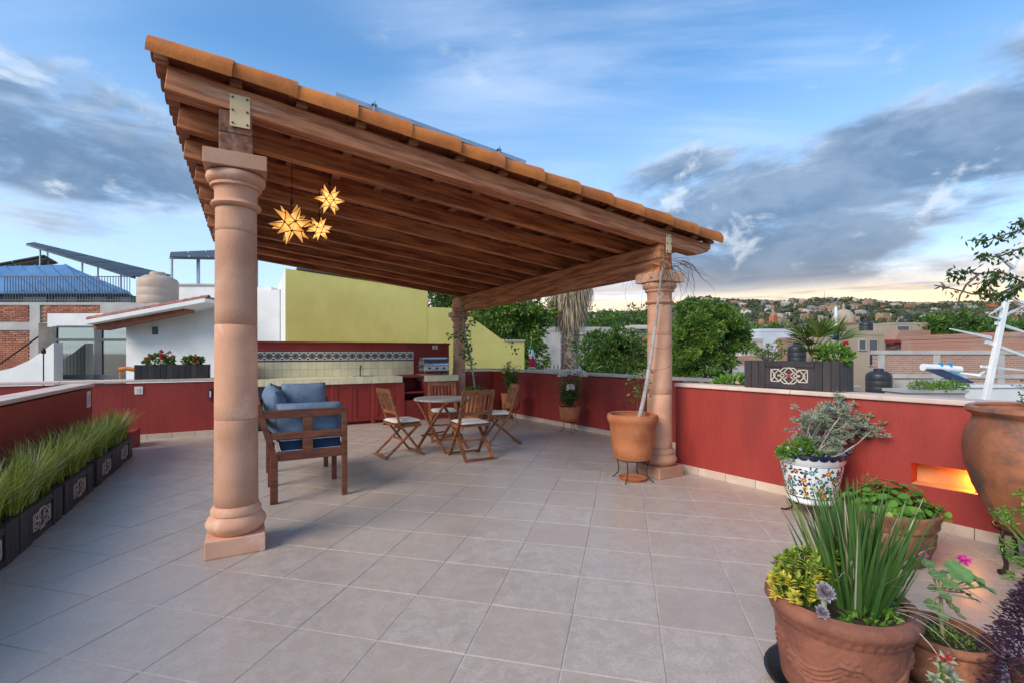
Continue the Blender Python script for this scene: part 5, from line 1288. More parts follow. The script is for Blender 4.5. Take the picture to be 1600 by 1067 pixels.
def flower_box():
    rr = random.Random(20)
    for (x, s, lab) in ((-1.33, 1.0, 'fuller clump of red flowers in the flower box'), (-.86, .72, 'smaller clump of red flowers in the flower box')):
        c = Vector((x, PF.y, PF.z + .20)); r = plant('red_geranium', lab, c, 'flower'); lf = MB(); st = MB(); leafy(lf, (0, 0, .08), (.20 * s, .11, .11 * s), int(330 * s), .06, .045, rr, .4); lf.build('leaves', M['leaf_mid'], r)
        for k in range(int(11 * s)):
            t = rr.uniform(0, 6.28); e = Vector((.25 * s * math.cos(t) * rr.uniform(.2, 1), .08 * math.sin(t) - .04, rr.uniform(.10, .26) * s)); st.tube([(0, 0, -.02), e], .003, 5); b = MB()
            for q in range(18): b.leaf(e + rdir(rr) * .012, rdir(rr, -.3, 1), rdir(rr), .035, .026)
            b.build('bloom', M['petal_red'], r)
        st.build('stems', M['leaf_mid'], r)
flower_box()
# ------------------------------------------------------------------ beyond the terrace
GZ = -8.0
mat('leaf_spring', (.11, .21, .03), (.24, .36, .055), island=True, rough=.5, bump=0, transl=.3)
FW = Vector((*cw(0, 1), 0)); RT_ = Vector((*cw(1, 0), 0))
m = MB(); S_ = 6000
m.add([(-S_, -S_, GZ), (S_, -S_, GZ), (S_, S_, GZ), (-S_, S_, GZ)], [(0, 1, 2, 3)]); tag(m.build('ground', M['ground']), kind='structure')
def tree(name, label, base, h, tr, blobs, n, L, W, lm, seed, group=None, clump=.28, bark='bark', cat='tree', pts=None):
    """blobs: list of (centre offset from base, radii)"""
    rr = random.Random(seed); r = empty(name, base, 0, label, cat, group); tk = MB(); lf = MB(); l2 = MB()
    top = Vector((0, 0, h)); cen = sum((Vector(b_[0]) for b_ in blobs), Vector()) / len(blobs)
    tk.tube([(0, 0, -.3), (0, 0, h * .3), tuple(cen * .7 + Vector((0, 0, -.0)))], [tr, tr * .8, tr * .45], 9)
    clumps = []
    tot = sum(b_[1][0] * b_[1][2] for b_ in blobs)
    for (c, ra) in blobs:
        c = Vector(c); k = max(7, int(130 * ra[0] * ra[2] / tot)); st = Vector((0, 0, h * .3)).lerp(cen * .7, .6)
        tk.tube([st, st.lerp(c, .5) + Vector((0, 0, .1)), c], [tr * .45, tr * .3, tr * .12], 6)
        for _ in range(k):
            d = rdir(rr, -.75, 1); q = rr.uniform(.5, 1.16); p = c + Vector((d.x * ra[0], d.y * ra[1], d.z * ra[2])) * q; clumps.append((p, d, clump * rr.uniform(.45, 1.25), rr.random() < .3))
            if rr.random() < .35: tk.tube([c, p], [tr * .1, tr * .03], 4)
    tk.build('trunk', M[bark], r, smooth=True)
    for _ in range(n):
        p, d, s, yg = clumps[int(rr.random() * len(clumps))]; e = rdir(rr); q = rr.random() ** .45; pp = p + Vector((e.x, e.y, e.z * .7)) * (s * q)
        (l2 if yg else lf).leaf(pp, (e + d * .5 + Vector((0, 0, -.25))), (d + rdir(rr) * .8), L * rr.uniform(.65, 1.3), W * rr.uniform(.7, 1.2), .2)
    lf.build('crown', M[lm], r)
    if l2.f: l2.build('young_leaves', M['leaf_mid' if lm == 'leaf_dark' else 'leaf_spring'], r)
    return r
def blob(px, py, d, wpx, hpx, base, deep=.9): 
    p = dp(px, py, d) - Vector(base); k = d / FPX; return (tuple(p), (wpx * k / 2, wpx * k / 2 * deep, hpx * k / 2))
def base_at(px, d, z=GZ): p = dp(px, 551, d); return (p.x, p.y, z)
# ---- yellow house next door
def yellow_house():
    r = empty('yellow_house', (.70, 12.0, 0), 0, 'yellow plastered house with stepped gable behind the kitchen', 'house')
    b = MB(); b.prism([(0, GZ), (3.385, GZ), (3.385, 3.05), (0, 3.32)], 0, 'y', 0, .12); b.build('front_wall', M['yellow_plaster'], r)
    b = MB(); b.prism([(0, GZ), (3.385, GZ), (3.385, 3.05), (0, 3.32)], 0, 'y', .12, 6.0); b.build('house_body', M['white_plaster'], r)
    b = MB(); b.bb(-.03, 3.42, -.02, 6.03, 3.33, 3.37); o = b.build('roof_slab', M['slate'], r); o.rotation_euler = (0, math.atan(.27 / 3.385), 0)
    b = MB(); b.bb(3.38, 4.62, 0, .3, GZ, 2.60); b.build('side_wall', M['yellow_plaster'], r)
    b = MB(); b.prism([(4.619, GZ), (6.34, GZ), (6.34, 1.735), (5.655, 1.735), (4.619, 2.40)], 0, 'y', .004, .3); b.build('garden_wall', M['yellow_plaster'], r)
    b = MB(); b.bb(5.64, 6.36, -.02, .32, 1.733, 1.775); b.build('coping', M['cap'], r)
    b = MB()
    for k in range(14): b.bb(5.67 + .05 * k, 5.675 + .05 * k, .1, .106, 1.77, 1.83)
    b.build('spikes', M['iron'], r)
yellow_house()
# ---- white house with the tiled eave and the glazed door
def white_house():
    D = 12.6
    def P(px, py, d=D): return dp(px, py, d)
    r = empty('white_house', (*P(262, 551)[:2], GZ), 0, 'white plastered house with clay tiled eave and dark framed glass doors', 'house'); o = Vector(r.location)
    def quad_wall(name, pts, th, mname, d=D):
        q = [dp(x, y, d) - o for x, y in pts]; n = len(q); vs = q + [v + FW * th for v in q]; b = MB(); b.add(vs, [tuple(range(n)), tuple(range(2 * n - 1, n - 1, -1))] + [(i, i + n, (i + 1) % n + n, (i + 1) % n) for i in range(n)]); return b.build(name, M[mname], r)
    quad_wall('gable_wall', [(197, 760), (197, 506), (330, 470), (437, 452), (437, 760)], 3.0, 'white_plaster')
    quad_wall('chimney_block', [(401, 470), (401, 449), (424, 449), (424, 470)], .5, 'white_plaster', D + .6)
    quad_wall('lintel_wall', [(74, 511), (74, 490), (205, 490), (205, 511)], .3, 'white_plaster', D + .4)
    quad_wall('door_reveal', [(60, 760), (60, 590), (84, 590), (84, 760)], .3, 'white_plaster', D + .4)
    # sweeping garden wall to the left of the doors
    cv = [(-60, 760), (-60, 588), (0, 579), (20, 574), (45, 563), (65, 550), (84, 535), (84, 760)]; quad_wall('sweeping_wall', cv, .25, 'white_plaster', D - .3)
    # eave board, soffit and tiles following the roof slope
    a, b_ = dp(145, 505, D - .7) - o, dp(330, 471, D - .7) - o; a2, b2 = a + FW * .9, b_ + FW * .9
    b = MB(); b.bar(a + FW * .2, b_ + FW * .2, .9, .10); b.build('eave_slab', M['white_plaster'], r)
    b = MB(); b.bar(a + FW * .25 - Vector((0, 0, .11)), a.lerp(b_, .76) + FW * .25 - Vector((0, 0, .08)), .5, .12, taper=.8); b.build('eave_beam', M['roof_tile_weathered'], r, bevel=.01)
    n = 15
    for k in range(n):
        p = a.lerp(b_, (k + .2) / n) + Vector((0, 0, .062)); q = a.lerp(b_, (k + 1.25) / n) + Vector((0, 0, .062 - .0)); t = MB()
        seg = 7; vs = []
        for e, rr_ in ((p, .085), (q, .065)):
            for s in range(seg): an = math.pi * s / (seg - 1); vs.append(e - FW * (.16 + rr_ * math.cos(an)) + Vector((0, 0, rr_ * math.sin(an))))
        t.add(vs, [(s, s + 1, s + 1 + seg, s + seg) for s in range(seg - 1)] + [tuple(range(seg))]); t.build('eave_tile', M['roof_tile_weathered'], r, smooth=True)
    b = MB(); b.bar(a + FW * .25 + Vector((0, 0, .075)), b_ + FW * .25 + Vector((0, 0, .075)), .78, .04); b.build('tile_bed', M['roof_tile_weathered'], r)
    # glass doors
    dd = D + .25; dr = empty('glass_doors', (0, 0, 0)); dr.parent = r
    def rect(x0, y0, x1, y1, th, mname, nm, d=dd):
        q = [dp(x0, y1, d) - o, dp(x1, y1, d) - o, dp(x1, y0, d) - o, dp(x0, y0, d) - o]; vs = q + [v + FW * th for v in q]; b = MB(); b.add(vs, [(0, 1, 2, 3), (7, 6, 5, 4), (0, 4, 5, 1), (1, 5, 6, 2), (2, 6, 7, 3), (3, 7, 4, 0)]); return b.build(nm, M[mname], dr)
    for (x0, y0, x1, y1) in ((82, 510, 88, 700), (147, 510, 159, 700), (88, 529, 147, 533), (159, 529, 197, 533), (88, 509, 197, 512), (88, 585, 197, 592)): rect(x0, y0, x1, y1, .08, 'slate', 'door_frame')
    for (x0, y0, x1, y1) in ((88, 533, 147, 585), (159, 533, 197, 585), (88, 512, 147, 529), (159, 512, 197, 529)): rect(x0, y0, x1, y1, .012, 'pane_reflect', 'pane', dd + .03)
    b = MB()
    for k in range(9): x = 92 + k * 5.5; p = dp(x, 586, dd + .5) - o; q = dp(x, 540, dd + .5) - o; b.tube([p, q], .05, 6)
    b.build('curtain', M['curtain'], dr, smooth=True)
    rect(60, 505, 199, 700, .05, 'interior', 'room_back', dd + 2.5)
    # small wall box
    p = dp(243, 517, D - .001) - o; b = MB(); b.box(0, 0, 0, .13, .09, .20, -YAW); b.build('wall_lamp', M['slate'], r, bevel=.01, loc=p); 
mat('interior', (.10, .09, .085), (.2, .17, .14), 1.2, .9, 0)
def pane_mat():
    m = bpy.data.materials.new('pane_reflect'); m.use_nodes = True; t = m.node_tree; g = G(t); b = t.nodes['Principled BSDF']; out = t.nodes['Material Output']
    gl = g.node('ShaderNodeBsdfGlossy'); gl.inputs['Roughness'].default_value = .03; gl.inputs['Color'].default_value = (.75, .72, .66, 1); tr = g.node('ShaderNodeBsdfTransparent'); tr.inputs[0].default_value = (.62, .66, .66, 1)
    mx = g.node('ShaderNodeMixShader'); mx.inputs[0].default_value = .42; g.l.new(tr.outputs[0], mx.inputs[1]); g.l.new(gl.outputs[0], mx.inputs[2]); g.l.new(mx.outputs[0], out.inputs[0]); MATS['pane_reflect'] = m
pane_mat()
mat('roof_tile_weathered', (.36, .15, .10), (.26, .10, .07), 4, .85, .3, 30, rnd=.2)
white_house()
def tank(name, label, base, ra, h, mname, cat='water tank'):
    r = empty(name, base, 0, label, cat); b = MB()
    pr = [(0, 0), (ra * .96, 0), (ra, h * .05), (ra, h * .22), (ra * .985, h * .24), (ra, h * .26), (ra, h * .46), (ra * .985, h * .48), (ra, h * .50), (ra, h * .70), (ra * .93, h * .78), (ra * .62, h * .88), (ra * .40, h * .90), (0, h * .90)]
    b.lathe(pr, 28); b.build('body', M[mname], r, smooth=True, sharp=50); b = MB(); b.lathe([(ra * .36, h * .885), (ra * .40, h * .90), (ra * .40, h * .97), (ra * .34, h), (0, h)], 22); b.build('lid', M[mname], r, smooth=True); return r
# roof terrace behind the white house with a beige tank
def white_roof():
    d = 15.2; p = dp(270, 551, d); r = empty('roof_room', (p.x, p.y, GZ), -YAW, 'pale grey roof room behind the tiled eave', 'building'); k = d / FPX
    b = MB(); b.box(0, 2.0, (zq := (CAM_H + (YH - 442) * k - GZ)) / 2, 135 * k, 2.6, zq); b.build('wall', M['white_plaster'], r); b = MB(); b.box(0, 2.0, zq + .03, 137 * k, 2.7, .06); b.build('coping', M['grey_plaster'], r)
    b = MB(); b.box(0, -.2, (z2 := CAM_H + (YH - 479) * k - GZ) / 2, 135 * k, 1.78, z2); b.build('lower_roof', M['grey_plaster'], r)
    q = dp(247, 551, 14.6); tank('water_tank', 'beige ribbed water tank on the white neighbour roof', (q.x, q.y, z2 + GZ), 27 * 14.6 / FPX, 50 * 14.6 / FPX, 'tank_beige')
white_roof()
# ---- brick building with blue roof on the far left
def brick_house():
    d = 18.0; k = d / FPX; p = dp(95, 551, d); r = empty('brick_house', (p.x, p.y, GZ), -YAW, 'raw brick house with concrete frame and railing on the left', 'house')
    W = 330 * k; zt = CAM_H + (YH - 475) * k - GZ; x0 = -W + 110 * k
    b = MB(); b.bb(x0, 110 * k, .05, 6.0, 0, zt); b.build('wall_core', M['mortar'], r)
    for (z0, z1) in ((zt - .05, zt + .05), (zt - 1.0, zt - .72)): b = MB(); b.bb(x0, 110 * k, -.02, .06, z0, z1); b.build('concrete_band', M['grey_plaster'], r)
    for xp in (55,): b = MB(); b.bb((xp - 95 - 8) * k, (xp - 95 + 8) * k, -.022, .06, 0, zt - .05); b.build('concrete_post', M['grey_plaster'], r)
    bw, bh = .245, .075; rows = int(2.6 / bh); me = [MB().box(0, 0, 0, bw - .014, .05, bh - .016).mesh('brick', M['brick']) for _ in range(1)][0]; cnt = 0; field = MB()
    for j in range(rows):
        z = zt - .09 - bh * j
        if zt - 1.04 < z < zt - .68: continue
        for i in range(int(W / bw)):
            x = 110 * k - bw * (i + (.5 if j % 2 else 1)); px = 95 + x / k
            if px < -8 or (44 < px < 66): continue
            if cnt < 300: link('brick', me, r, 0, (x, .035 + R.uniform(-.012, .008), z), (0, R.gauss(0, .01), R.gauss(0, .02))); cnt += 1
            else: field.box(x, .035 + R.uniform(-.012, .008), z, bw - .014, .05, bh - .016)
    if field.f: tag(field.build('brick_field', M['brick'], r), kind='stuff')
    rl = empty('railing', (0, -.0, zt + .05)); rl.parent = r; rh = CAM_H + (YH - 432) * k - GZ - zt - .05
    n = 46
    b = MB(); b.bb(x0, 110 * k, -.015, .015, rh - .03, rh); b.build('top_rail', M['slate'], rl); b = MB(); b.bb(x0, 110 * k, -.015, .015, .08, .11); b.build('bottom_rail', M['slate'], rl)
    bm = MB().box(0, 0, rh / 2, .018, .018, rh).mesh('baluster', M['slate'])
    for i in range(n): link('baluster', bm, rl, 0, (110 * k - (i + .5) * (200 * k / n), 0, 0))
    # dark glazed storey and blue roof above
    z1 = CAM_H + (YH - 458) * k - GZ
    b = MB(); b.bb(x0, 1.7, 1.0, 2.6, zt, CAM_H + (YH - 452) * k - GZ - .1); b.build('upper_storey', M['slate'], r)
    for i in range(4): b = MB(); b.bb((-100 + 50 * i) * k, (-62 + 50 * i) * k, .97, 1.0, zt + .12, z1 - .05); b.build('window', M['pane'], r)
    ze = CAM_H + (YH - 452) * k - GZ; ap = Vector((-1.45, 1.7, CAM_H + (YH - 414) * (d + 1.7) / FPX - GZ)); c4 = [Vector((x0 - 1, .6, ze)), Vector((2.07, .6, ze)), Vector((.6, 2.8, ze)), Vector((x0 - 1, 2.8, ze))]
    rd_ = Vector((-5.2, 1.7, ap.z - .10)); b = MB(); b.add(c4 + [ap, rd_] + [v - Vector((0, 0, .1)) for v in c4], [(0, 1, 4, 5), (1, 2, 4), (2, 3, 5, 4), (3, 0, 5), (0, 6, 7, 1), (1, 7, 8, 2), (9, 8, 7, 6), (2, 8, 9, 3), (3, 9, 6, 0)]); b.build('blue_roof', M['blue_roof'], r)
    for q in range(1, 9): e = c4[0].lerp(c4[1], .45 + .55 * q / 9); t_ = ap if q > 5 else ap.lerp(rd_, (6 - q) / 6); b = MB(); b.tube([e + Vector((0, 0, .02)), t_ + Vector((0, 0, .02))], .022, 5); b.build('roof_seam', M['blue_roof'], r)
    # stair rail running down on the wall
    b = MB(); b.tube([dp(80, 512, d - .4) - Vector(r.location), dp(-10, 575, d - .4) - Vector(r.location)], .03, 6); 
    b.v = [tuple(Matrix.Rotation(YAW, 3, 'Z') @ Vector(v)) for v in b.v]; b.build('stair_rail', M['iron'], r)
brick_house()
def solar_rack(label, p0, p1, p2, p3, legs, d0, d1):
    """corner pixels of the panel plane: near-left, near-right, far-right, far-left"""
    c = [dp(*p0, d0), dp(*p1, d0), dp(*p2, d1), dp(*p3, d1)]; o = (c[0] + c[1]) / 2; o.z = min(v.z for v in c) - 1.2; r = empty('solar_rack', o, 0, label, 'solar panel'); q = [v - o for v in c]; up = (q[1] - q[0]).cross(q[3] - q[0]).normalized(); up = up if up.z > 0 else -up
    n = 5
    for i in range(n):
        a, b_, c_, d_ = q[0].lerp(q[1], (i + .02) / n), q[0].lerp(q[1], (i + .98) / n), q[3].lerp(q[2], (i + .98) / n), q[3].lerp(q[2], (i + .02) / n); b = MB(); b.add([a, b_, c_, d_] + [v + up * .05 for v in (a, b_, c_, d_)], [(3, 2, 1, 0), (4, 5, 6, 7), (0, 1, 5, 4), (1, 2, 6, 5), (2, 3, 7, 6), (3, 0, 4, 7)]); b.build('panel', M['solar_back'], r)
    for t in (.15, .85): b = MB(); b.tube([q[0].lerp(q[3], t) - up * .04, q[1].lerp(q[2], t) - up * .04], .045, 6); b.build('rail', M['galvanised'], r)
    for t in legs:
        for s in (.2, .8):
            p = q[0].lerp(q[1], t).lerp(q[3].lerp(q[2], t), s) - up * .05; b = MB(); b.tube([p, Vector((p.x, p.y, -1.0 if s < .5 else -.6))], .04, 6); b.build('leg', M['galvanised'], r)
solar_rack('long rack of solar panels sloping above the blue roof', (40, 382), (200, 434), (270, 432), (52, 380), (.12, .5, .85), 21.0, 24.0)
solar_rack('flat rack of panels seen from below at the far left', (-60, 424), (70, 400), (92, 412), (-60, 436), (.5, .9), 22.0, 25.0)
solar_rack('dark raised solar rack behind the stone column', (265, 403), (420, 407), (405, 390), (266, 396), (.02, .3, .9), 17.5, 20.5)
# small things on the white house side
def lamp_post():
    p = dp(68, 590, 11.6); r = empty('garden_lamp', (p.x, p.y, p.z - 1.0), 0, 'thin dark garden lamp by the white sweeping wall', 'lamp'); b = MB(); b.tube([(0, 0, 0), (0, 0, 1.62)], .015, 6); b.build('pole', M['iron'], r); b = MB(); b.lathe([(0, 1.58), (.045, 1.60), (.05, 1.66), (.03, 1.72), (0, 1.74)], 10); b.build('lantern', M['iron'], r)
lamp_post()
p = dp(205, 577, 10.9); m = MB(); m.tube([p - p + Vector((-.22, 0, 0)), Vector((-.1, 0, .03)), Vector((.06, 0, .0)), Vector((.22, 0, .03))], .05, 8); m.tube([(-.2, 0, -.0), (-.2, 0, -1.0)], .02, 6); tag(m.build('orange_hose', M['hose'], loc=p, smooth=True), 'coil of orange hose over a post before the white house', 'hose')
# ------------------------------------------------------------------ trees and town to the right
bs = base_at(800, 19); tree('broadleaf_tree', 'dense green tree behind the sloping yellow wall', bs, 7.5, .22, [blob(765, 490, 19, 100, 60, bs), blob(815, 485, 19.5, 90, 70, bs), blob(828, 525, 19, 50, 80, bs), blob(790, 530, 20, 100, 70, bs), blob(826, 560, 18.5, 40, 60, bs)], 15000, .17, .085, 'leaf_mid', 31, clump=.42)
bs = base_at(690, 24); tree('broadleaf_tree', 'tree top showing between yellow gable and pergola beam', bs, 8.5, .25, [blob(690, 470, 24, 80, 60, bs), blob(720, 480, 24, 70, 60, bs)], 4500, .2, .1, 'leaf_dark', 32, clump=.5)
bs = base_at(955, 14); tree('round_bush', 'dark green bushy tree between the palm and the vine pot', bs, 6.5, .16, [blob(940, 548, 14, 72, 60, bs), blob(975, 552, 13.6, 72, 70, bs), blob(958, 578, 13.4, 90, 50, bs)], 11000, .105, .05, 'leaf_dark', 33, clump=.26)
bs = base_at(1108, 13); tree('broadleaf_tree', 'large bright green tree just outside the wall beside the right column', bs, 7.0, .2, [blob(1100, 505, 13, 92, 74, bs), blob(1132, 520, 13.2, 80, 70, bs), blob(1085, 545, 12.6, 84, 90, bs), blob(1112, 565, 12.8, 64, 80, bs), blob(1150, 528, 13.3, 48, 44, bs), blob(1070, 580, 12.4, 60, 50, bs)], 26000, .092, .05, 'leaf_mid', 34, clump=.25)
bs = base_at(1490, 62); tree('spreading_tree', 'wide dark tree beyond the brick wall', bs, 8.0, .6, [blob(1490, 512, 62, 110, 44, bs), blob(1465, 520, 61, 70, 40, bs), blob(1525, 518, 63, 60, 36, bs)], 8000, .5, .26, 'leaf_dark', 35, clump=1.1)
bs = base_at(1590, 75); tree('spreading_tree', 'dark tree behind the white metal sculpture', bs, 7.0, .6, [blob(1590, 522, 75, 80, 36, bs)], 3500, .6, .3, 'leaf_dark', 36, clump=1.2)
bs = base_at(1215, 60); tree('broadleaf_tree', 'dark tree among the white roofs left of the wall planter', bs, 6.0, .4, [blob(1206, 520, 60, 50, 20, bs), blob(1170, 526, 58, 50, 26, bs)], 3000, .45, .22, 'leaf_dark', 37, clump=1.0)
bs = base_at(1030, 40); tree('broadleaf_tree', 'far tree seen low behind the right column', bs, 6.0, .3, [blob(1015, 545, 40, 60, 40, bs), blob(1045, 540, 42, 60, 50, bs)], 3500, .3, .15, 'leaf_dark', 38, clump=.7)
bs = base_at(880, 60); tree('broadleaf_tree', 'far trees rising behind the grey concrete building', bs, 9.0, .4, [blob(840, 500, 60, 70, 50, bs), blob(930, 505, 62, 90, 36, bs), blob(985, 500, 64, 80, 34, bs)], 5000, .45, .22, 'leaf_dark', 39, clump=1.1)
def fan_palm_tree():
    d = 20.0; p = dp(891, 551, d); r = empty('skirted_palm', (p.x, p.y, GZ), 0, 'tall palm with hanging skirt of dry fronds', 'palm'); rr = random.Random(41); k = d / FPX; zs = CAM_H + (YH - 512) * k - GZ; zt = CAM_H + (YH - 445) * k - GZ
    b = MB(); b.tube([(0, 0, -.2), (0, 0, zs * .6), (0, 0, zt)], [.42, .36, .33], 14); b.build('trunk', M['palm_bark'], r, smooth=True)
    b = MB()
    for j in range(26):
        for q in range(13):
            t = q / 13 * 6.283 + (j % 2) * .24 + rr.uniform(-.1, .1); z = zs - .02 - j * .10 + rr.uniform(-.03, .03); b.leaf(Vector((.35 * math.cos(t), .35 * math.sin(t), z - .06)), Vector((.5 * math.cos(t), .5 * math.sin(t), .8)), Vector((math.cos(t), math.sin(t), 0)), .15, .11, .2)
    b.build('leaf_bases', M['palm_boot'], r)
    b = MB()
    for _ in range(2600):
        t = rr.uniform(0, 6.283); z = rr.uniform(zs + .45, zt + .9); q = .34 + .62 * min(1, max(0.05, (z - zs + .1) / (zt - zs))) * rr.uniform(.3, 1.0); b.leaf(Vector((q * math.cos(t), q * math.sin(t), z)), Vector((.16 * math.cos(t) + rr.gauss(0, .1), .16 * math.sin(t) + rr.gauss(0, .1), -1)), Vector((math.cos(t), math.sin(t), 0)), rr.uniform(.35, .95), .035, .2)
    b.build('dry_skirt', M['thatch'], r)
    b = MB()
    for f in range(34):
        t = rr.uniform(0, 6.283); e = rr.uniform(-.2, 1.1); dd = Vector((math.cos(t) * math.cos(e), math.sin(t) * math.cos(e), math.sin(e))); h = Vector((0, 0, zt + .9)) + dd * 1.0; b.tube([(0, 0, zt + .8), h], .02, 4)
        nr = dd.cross(Vector((0, 0, 1))).cross(dd).normalized(); sd = dd.cross(nr)
        for q in range(18): a = (q / 17 - .5) * 2.6; b.leaf(h, dd * math.cos(a) + sd * math.sin(a), nr, rr.uniform(.6, .85), .05, .3, .15)
    b.build('crown', M['frond'], r)
mat('palm_boot', (.46, .36, .27), (.60, .50, .40), island=True, rough=.9, bump=0, c3=(.20, .15, .11), t3=(.5, .75))
fan_palm_tree()
def brick_tex():
    m = bpy.data.materials.new('brick_tex'); m.use_nodes = True; t = m.node_tree; g = G(t); b = t.nodes['Principled BSDF']; tc = g.node('ShaderNodeTexCoord').outputs['Object']; v = g.mapping(tc, (1, 1, 1), (math.pi / 2, 0, 0)); n = g.node('ShaderNodeTexBrick'); g.l.new(v, n.inputs['Vector'])
    n.inputs['Color1'].default_value = (.46, .19, .11, 1); n.inputs['Color2'].default_value = (.36, .14, .085, 1); n.inputs['Mortar'].default_value = (.36, .31, .27, 1); n.inputs['Scale'].default_value = 1.0; n.inputs['Brick Width'].default_value = .26; n.inputs['Row Height'].default_value = .085; n.inputs['Mortar Size'].default_value = .012
    col = g.mix(g.ramp(g.noise(tc, .7, 5), .5, .75, 0, .6), n.outputs[0], (.44, .36, .30)); g.l.new(col, b.inputs['Base Color']); b.inputs['Roughness'].default_value = .9; MATS['brick_tex'] = m
brick_tex(); mat('white_blue', (.58, .61, .66), (.50, .53, .58), .6, .8, .05, 10)
def bldg(name, label, px0, px1, ytop, d, deep, mname, wins=(), yaw=0.0, parapet=.25, cat='building', zb=GZ, roofm='grey_plaster', extra=None):
    """box house whose front stands at distance d; wins: (px0, px1, ytop, ybottom) openings"""
    k = d / FPX; pc = (px0 + px1) / 2; p = dp(pc, 551, d); r = empty(name, (p.x, p.y, zb), -YAW + yaw, label, cat); w = (px1 - px0) * k; zt = CAM_H + (YH - ytop) * k - zb
    b = MB(); b.bb(-w / 2, w / 2, 0, deep, 0, zt - parapet); b.build('walls', M[mname], r)
    b = MB(); t = .18
    b.bb(-w / 2 - .03, w / 2 + .03, -.03, t, zt - parapet, zt); b.bb(-w / 2 - .03, w / 2 + .03, deep - t, deep + .03, zt - parapet, zt); b.bb(-w / 2 - .03, -w / 2 + t, t, deep - t, zt - parapet, zt); b.bb(w / 2 - t, w / 2 + .03, t, deep - t, zt - parapet, zt); b.build('roof_parapet', M[mname], r)
    for (a, c, y0, y1) in wins:
        xa, xb = (a - pc) * k, (c - pc) * k; z1, z0 = CAM_H + (YH - y0) * k - zb, CAM_H + (YH - y1) * k - zb; f = empty('window', (0, -.002, 0)); f.parent = r
        e = MB(); s = max(.05, .06 * (xb - xa)); e.bb(xa - s, xb + s, -.05, .0, z1, z1 + s); e.bb(xa - s, xb + s, -.07, .0, z0 - s, z0); e.bb(xa - s, xa, -.05, .0, z0 + .001, z1 - .001); e.bb(xb, xb + s, -.05, .0, z0 + .001, z1 - .001); e.build('frame', M['far_white'], f)
        e = MB(); e.bb(xa, xb, -.012, .0, z0, z1); e.build('pane', M['pane'], f)
    return r
bldg('concrete_building', 'plain grey concrete building behind the skirted palm', 851, 965, 511, 28, 9, 'grey_plaster', [], .12)
bldg('pink_house', 'small pink house low behind the vine pot', 984, 1016, 524, 34, 6, 'far_pink', [(992, 1004, 536, 548)])
bldg('white_house_block', 'white flat house with long window behind the right column', 985, 1030, 508, 46, 6, 'far_white', [(992, 1018, 514, 521)])
bldg('white_house_block', 'tall plain white house left of the young fan palm', 1186, 1262, 514, 44, 9, 'white_blue', [(1216, 1224, 534, 541)], .1)
bldg('white_house_block', 'small white stepped house beside the tall white one', 1152, 1192, 529, 40, 6, 'far_white', [(1172, 1182, 536, 545)])
bldg('white_house_block', 'low white house with pale roof beyond the large tree', 1120, 1160, 541, 36, 7, 'far_white', [(1130, 1142, 550, 558)], -.15)
bldg('brick_terrace', 'low brick house with pale coping between large tree and wall planter', 1122, 1192, 556, 27, 5, 'brick_tex', [(1140, 1150, 562, 570)], .1)
bldg('low_shed', 'long low grey roof just outside the red wall', 1112, 1180, 572, 20, 5, 'grey_plaster', [], .05)
bldg('tan_house', 'tan house with small window behind the young fan palm', 1252, 1332, 526, 40, 8, 'far_pink', [(1266, 1278, 540, 552), (1300, 1312, 540, 552)], -.05)
bldg('pillared_house', 'cream house with weathered pillars beyond the wall planter', 1330, 1382, 517, 28, 6, 'far_cream', [(1342, 1352, 532, 546), (1358, 1370, 532, 570)])
bldg('tan_house', 'pale house with a dark upper terrace by the hillside', 1392, 1450, 504, 60, 8, 'far_cream', [(1402, 1420, 510, 516)])
bldg('brick_house_block', 'brick house at the right behind the sculpture', 1560, 1700, 519, 24, 6, 'brick_tex', [(1620, 1640, 530, 545)])
bldg('white_house_block', 'white low house with blue window beyond the brick wall', 1495, 1560, 524, 45, 6, 'far_white', [(1502, 1518, 530, 540), (1528, 1545, 532, 542)])
def brick_wall():
    d = 20.0; k = d / FPX; p = dp(1500, 551, d); r = empty('brick_wall', (p.x, p.y, GZ), -YAW - .06, 'long raw brick wall with concrete coping beyond the terrace', 'wall'); zt = CAM_H + (YH - 549) * k - GZ
    b = MB(); b.bb(-125 * k, 240 * k, 0, .25, 0, zt - .12); b.build('brickwork', M['brick_tex'], r); b = MB(); b.bb(-127 * k, 242 * k, -.05, .3, zt - .12, zt + .05); b.build('coping', M['grey_plaster'], r)
    for x in (-118, -35, 60, 150): b = MB(); b.bb((x - 5) * k, (x + 5) * k, -.03, .02, 0, zt - .121); b.build('concrete_post', M['grey_plaster'], r)
    b = MB(); b.bb(-125 * k, 240 * k, -.04, .02, zt - 1.12, zt - .95); b.build('concrete_band', M['grey_plaster'], r)
brick_wall()
def shed():
    d = 33.0; k = d / FPX; p = dp(1430, 551, d); r = empty('lean_to', (p.x, p.y, GZ), -YAW, 'pink sloping roofed shed with a red beam beyond the brick wall', 'building'); zz = lambda y: CAM_H + (YH - y) * k - GZ
    b = MB(); b.bb(-48 * k, 48 * k, .1, 5, 0, zz(534)); b.build('walls', M['far_pink'], r); b = MB(); b.prism([(-38 * k, zz(545)), (24 * k, zz(530)), (24 * k, zz(516)), (-24 * k, zz(516))], 0, 'y', .0, 4); b.build('sloping_gable', M['far_pink'], r); b = MB(); b.bb(-56 * k, 54 * k, -.4, -.1, zz(535), zz(531)); b.build('beam', M['red_joinery'], r)
    for x in (-54, 52): b = MB(); b.bb((x - 1.5) * k, (x + 1.5) * k, -.35, -.15, 0, zz(535)); b.build('post', M['far_grey'], r)
shed()
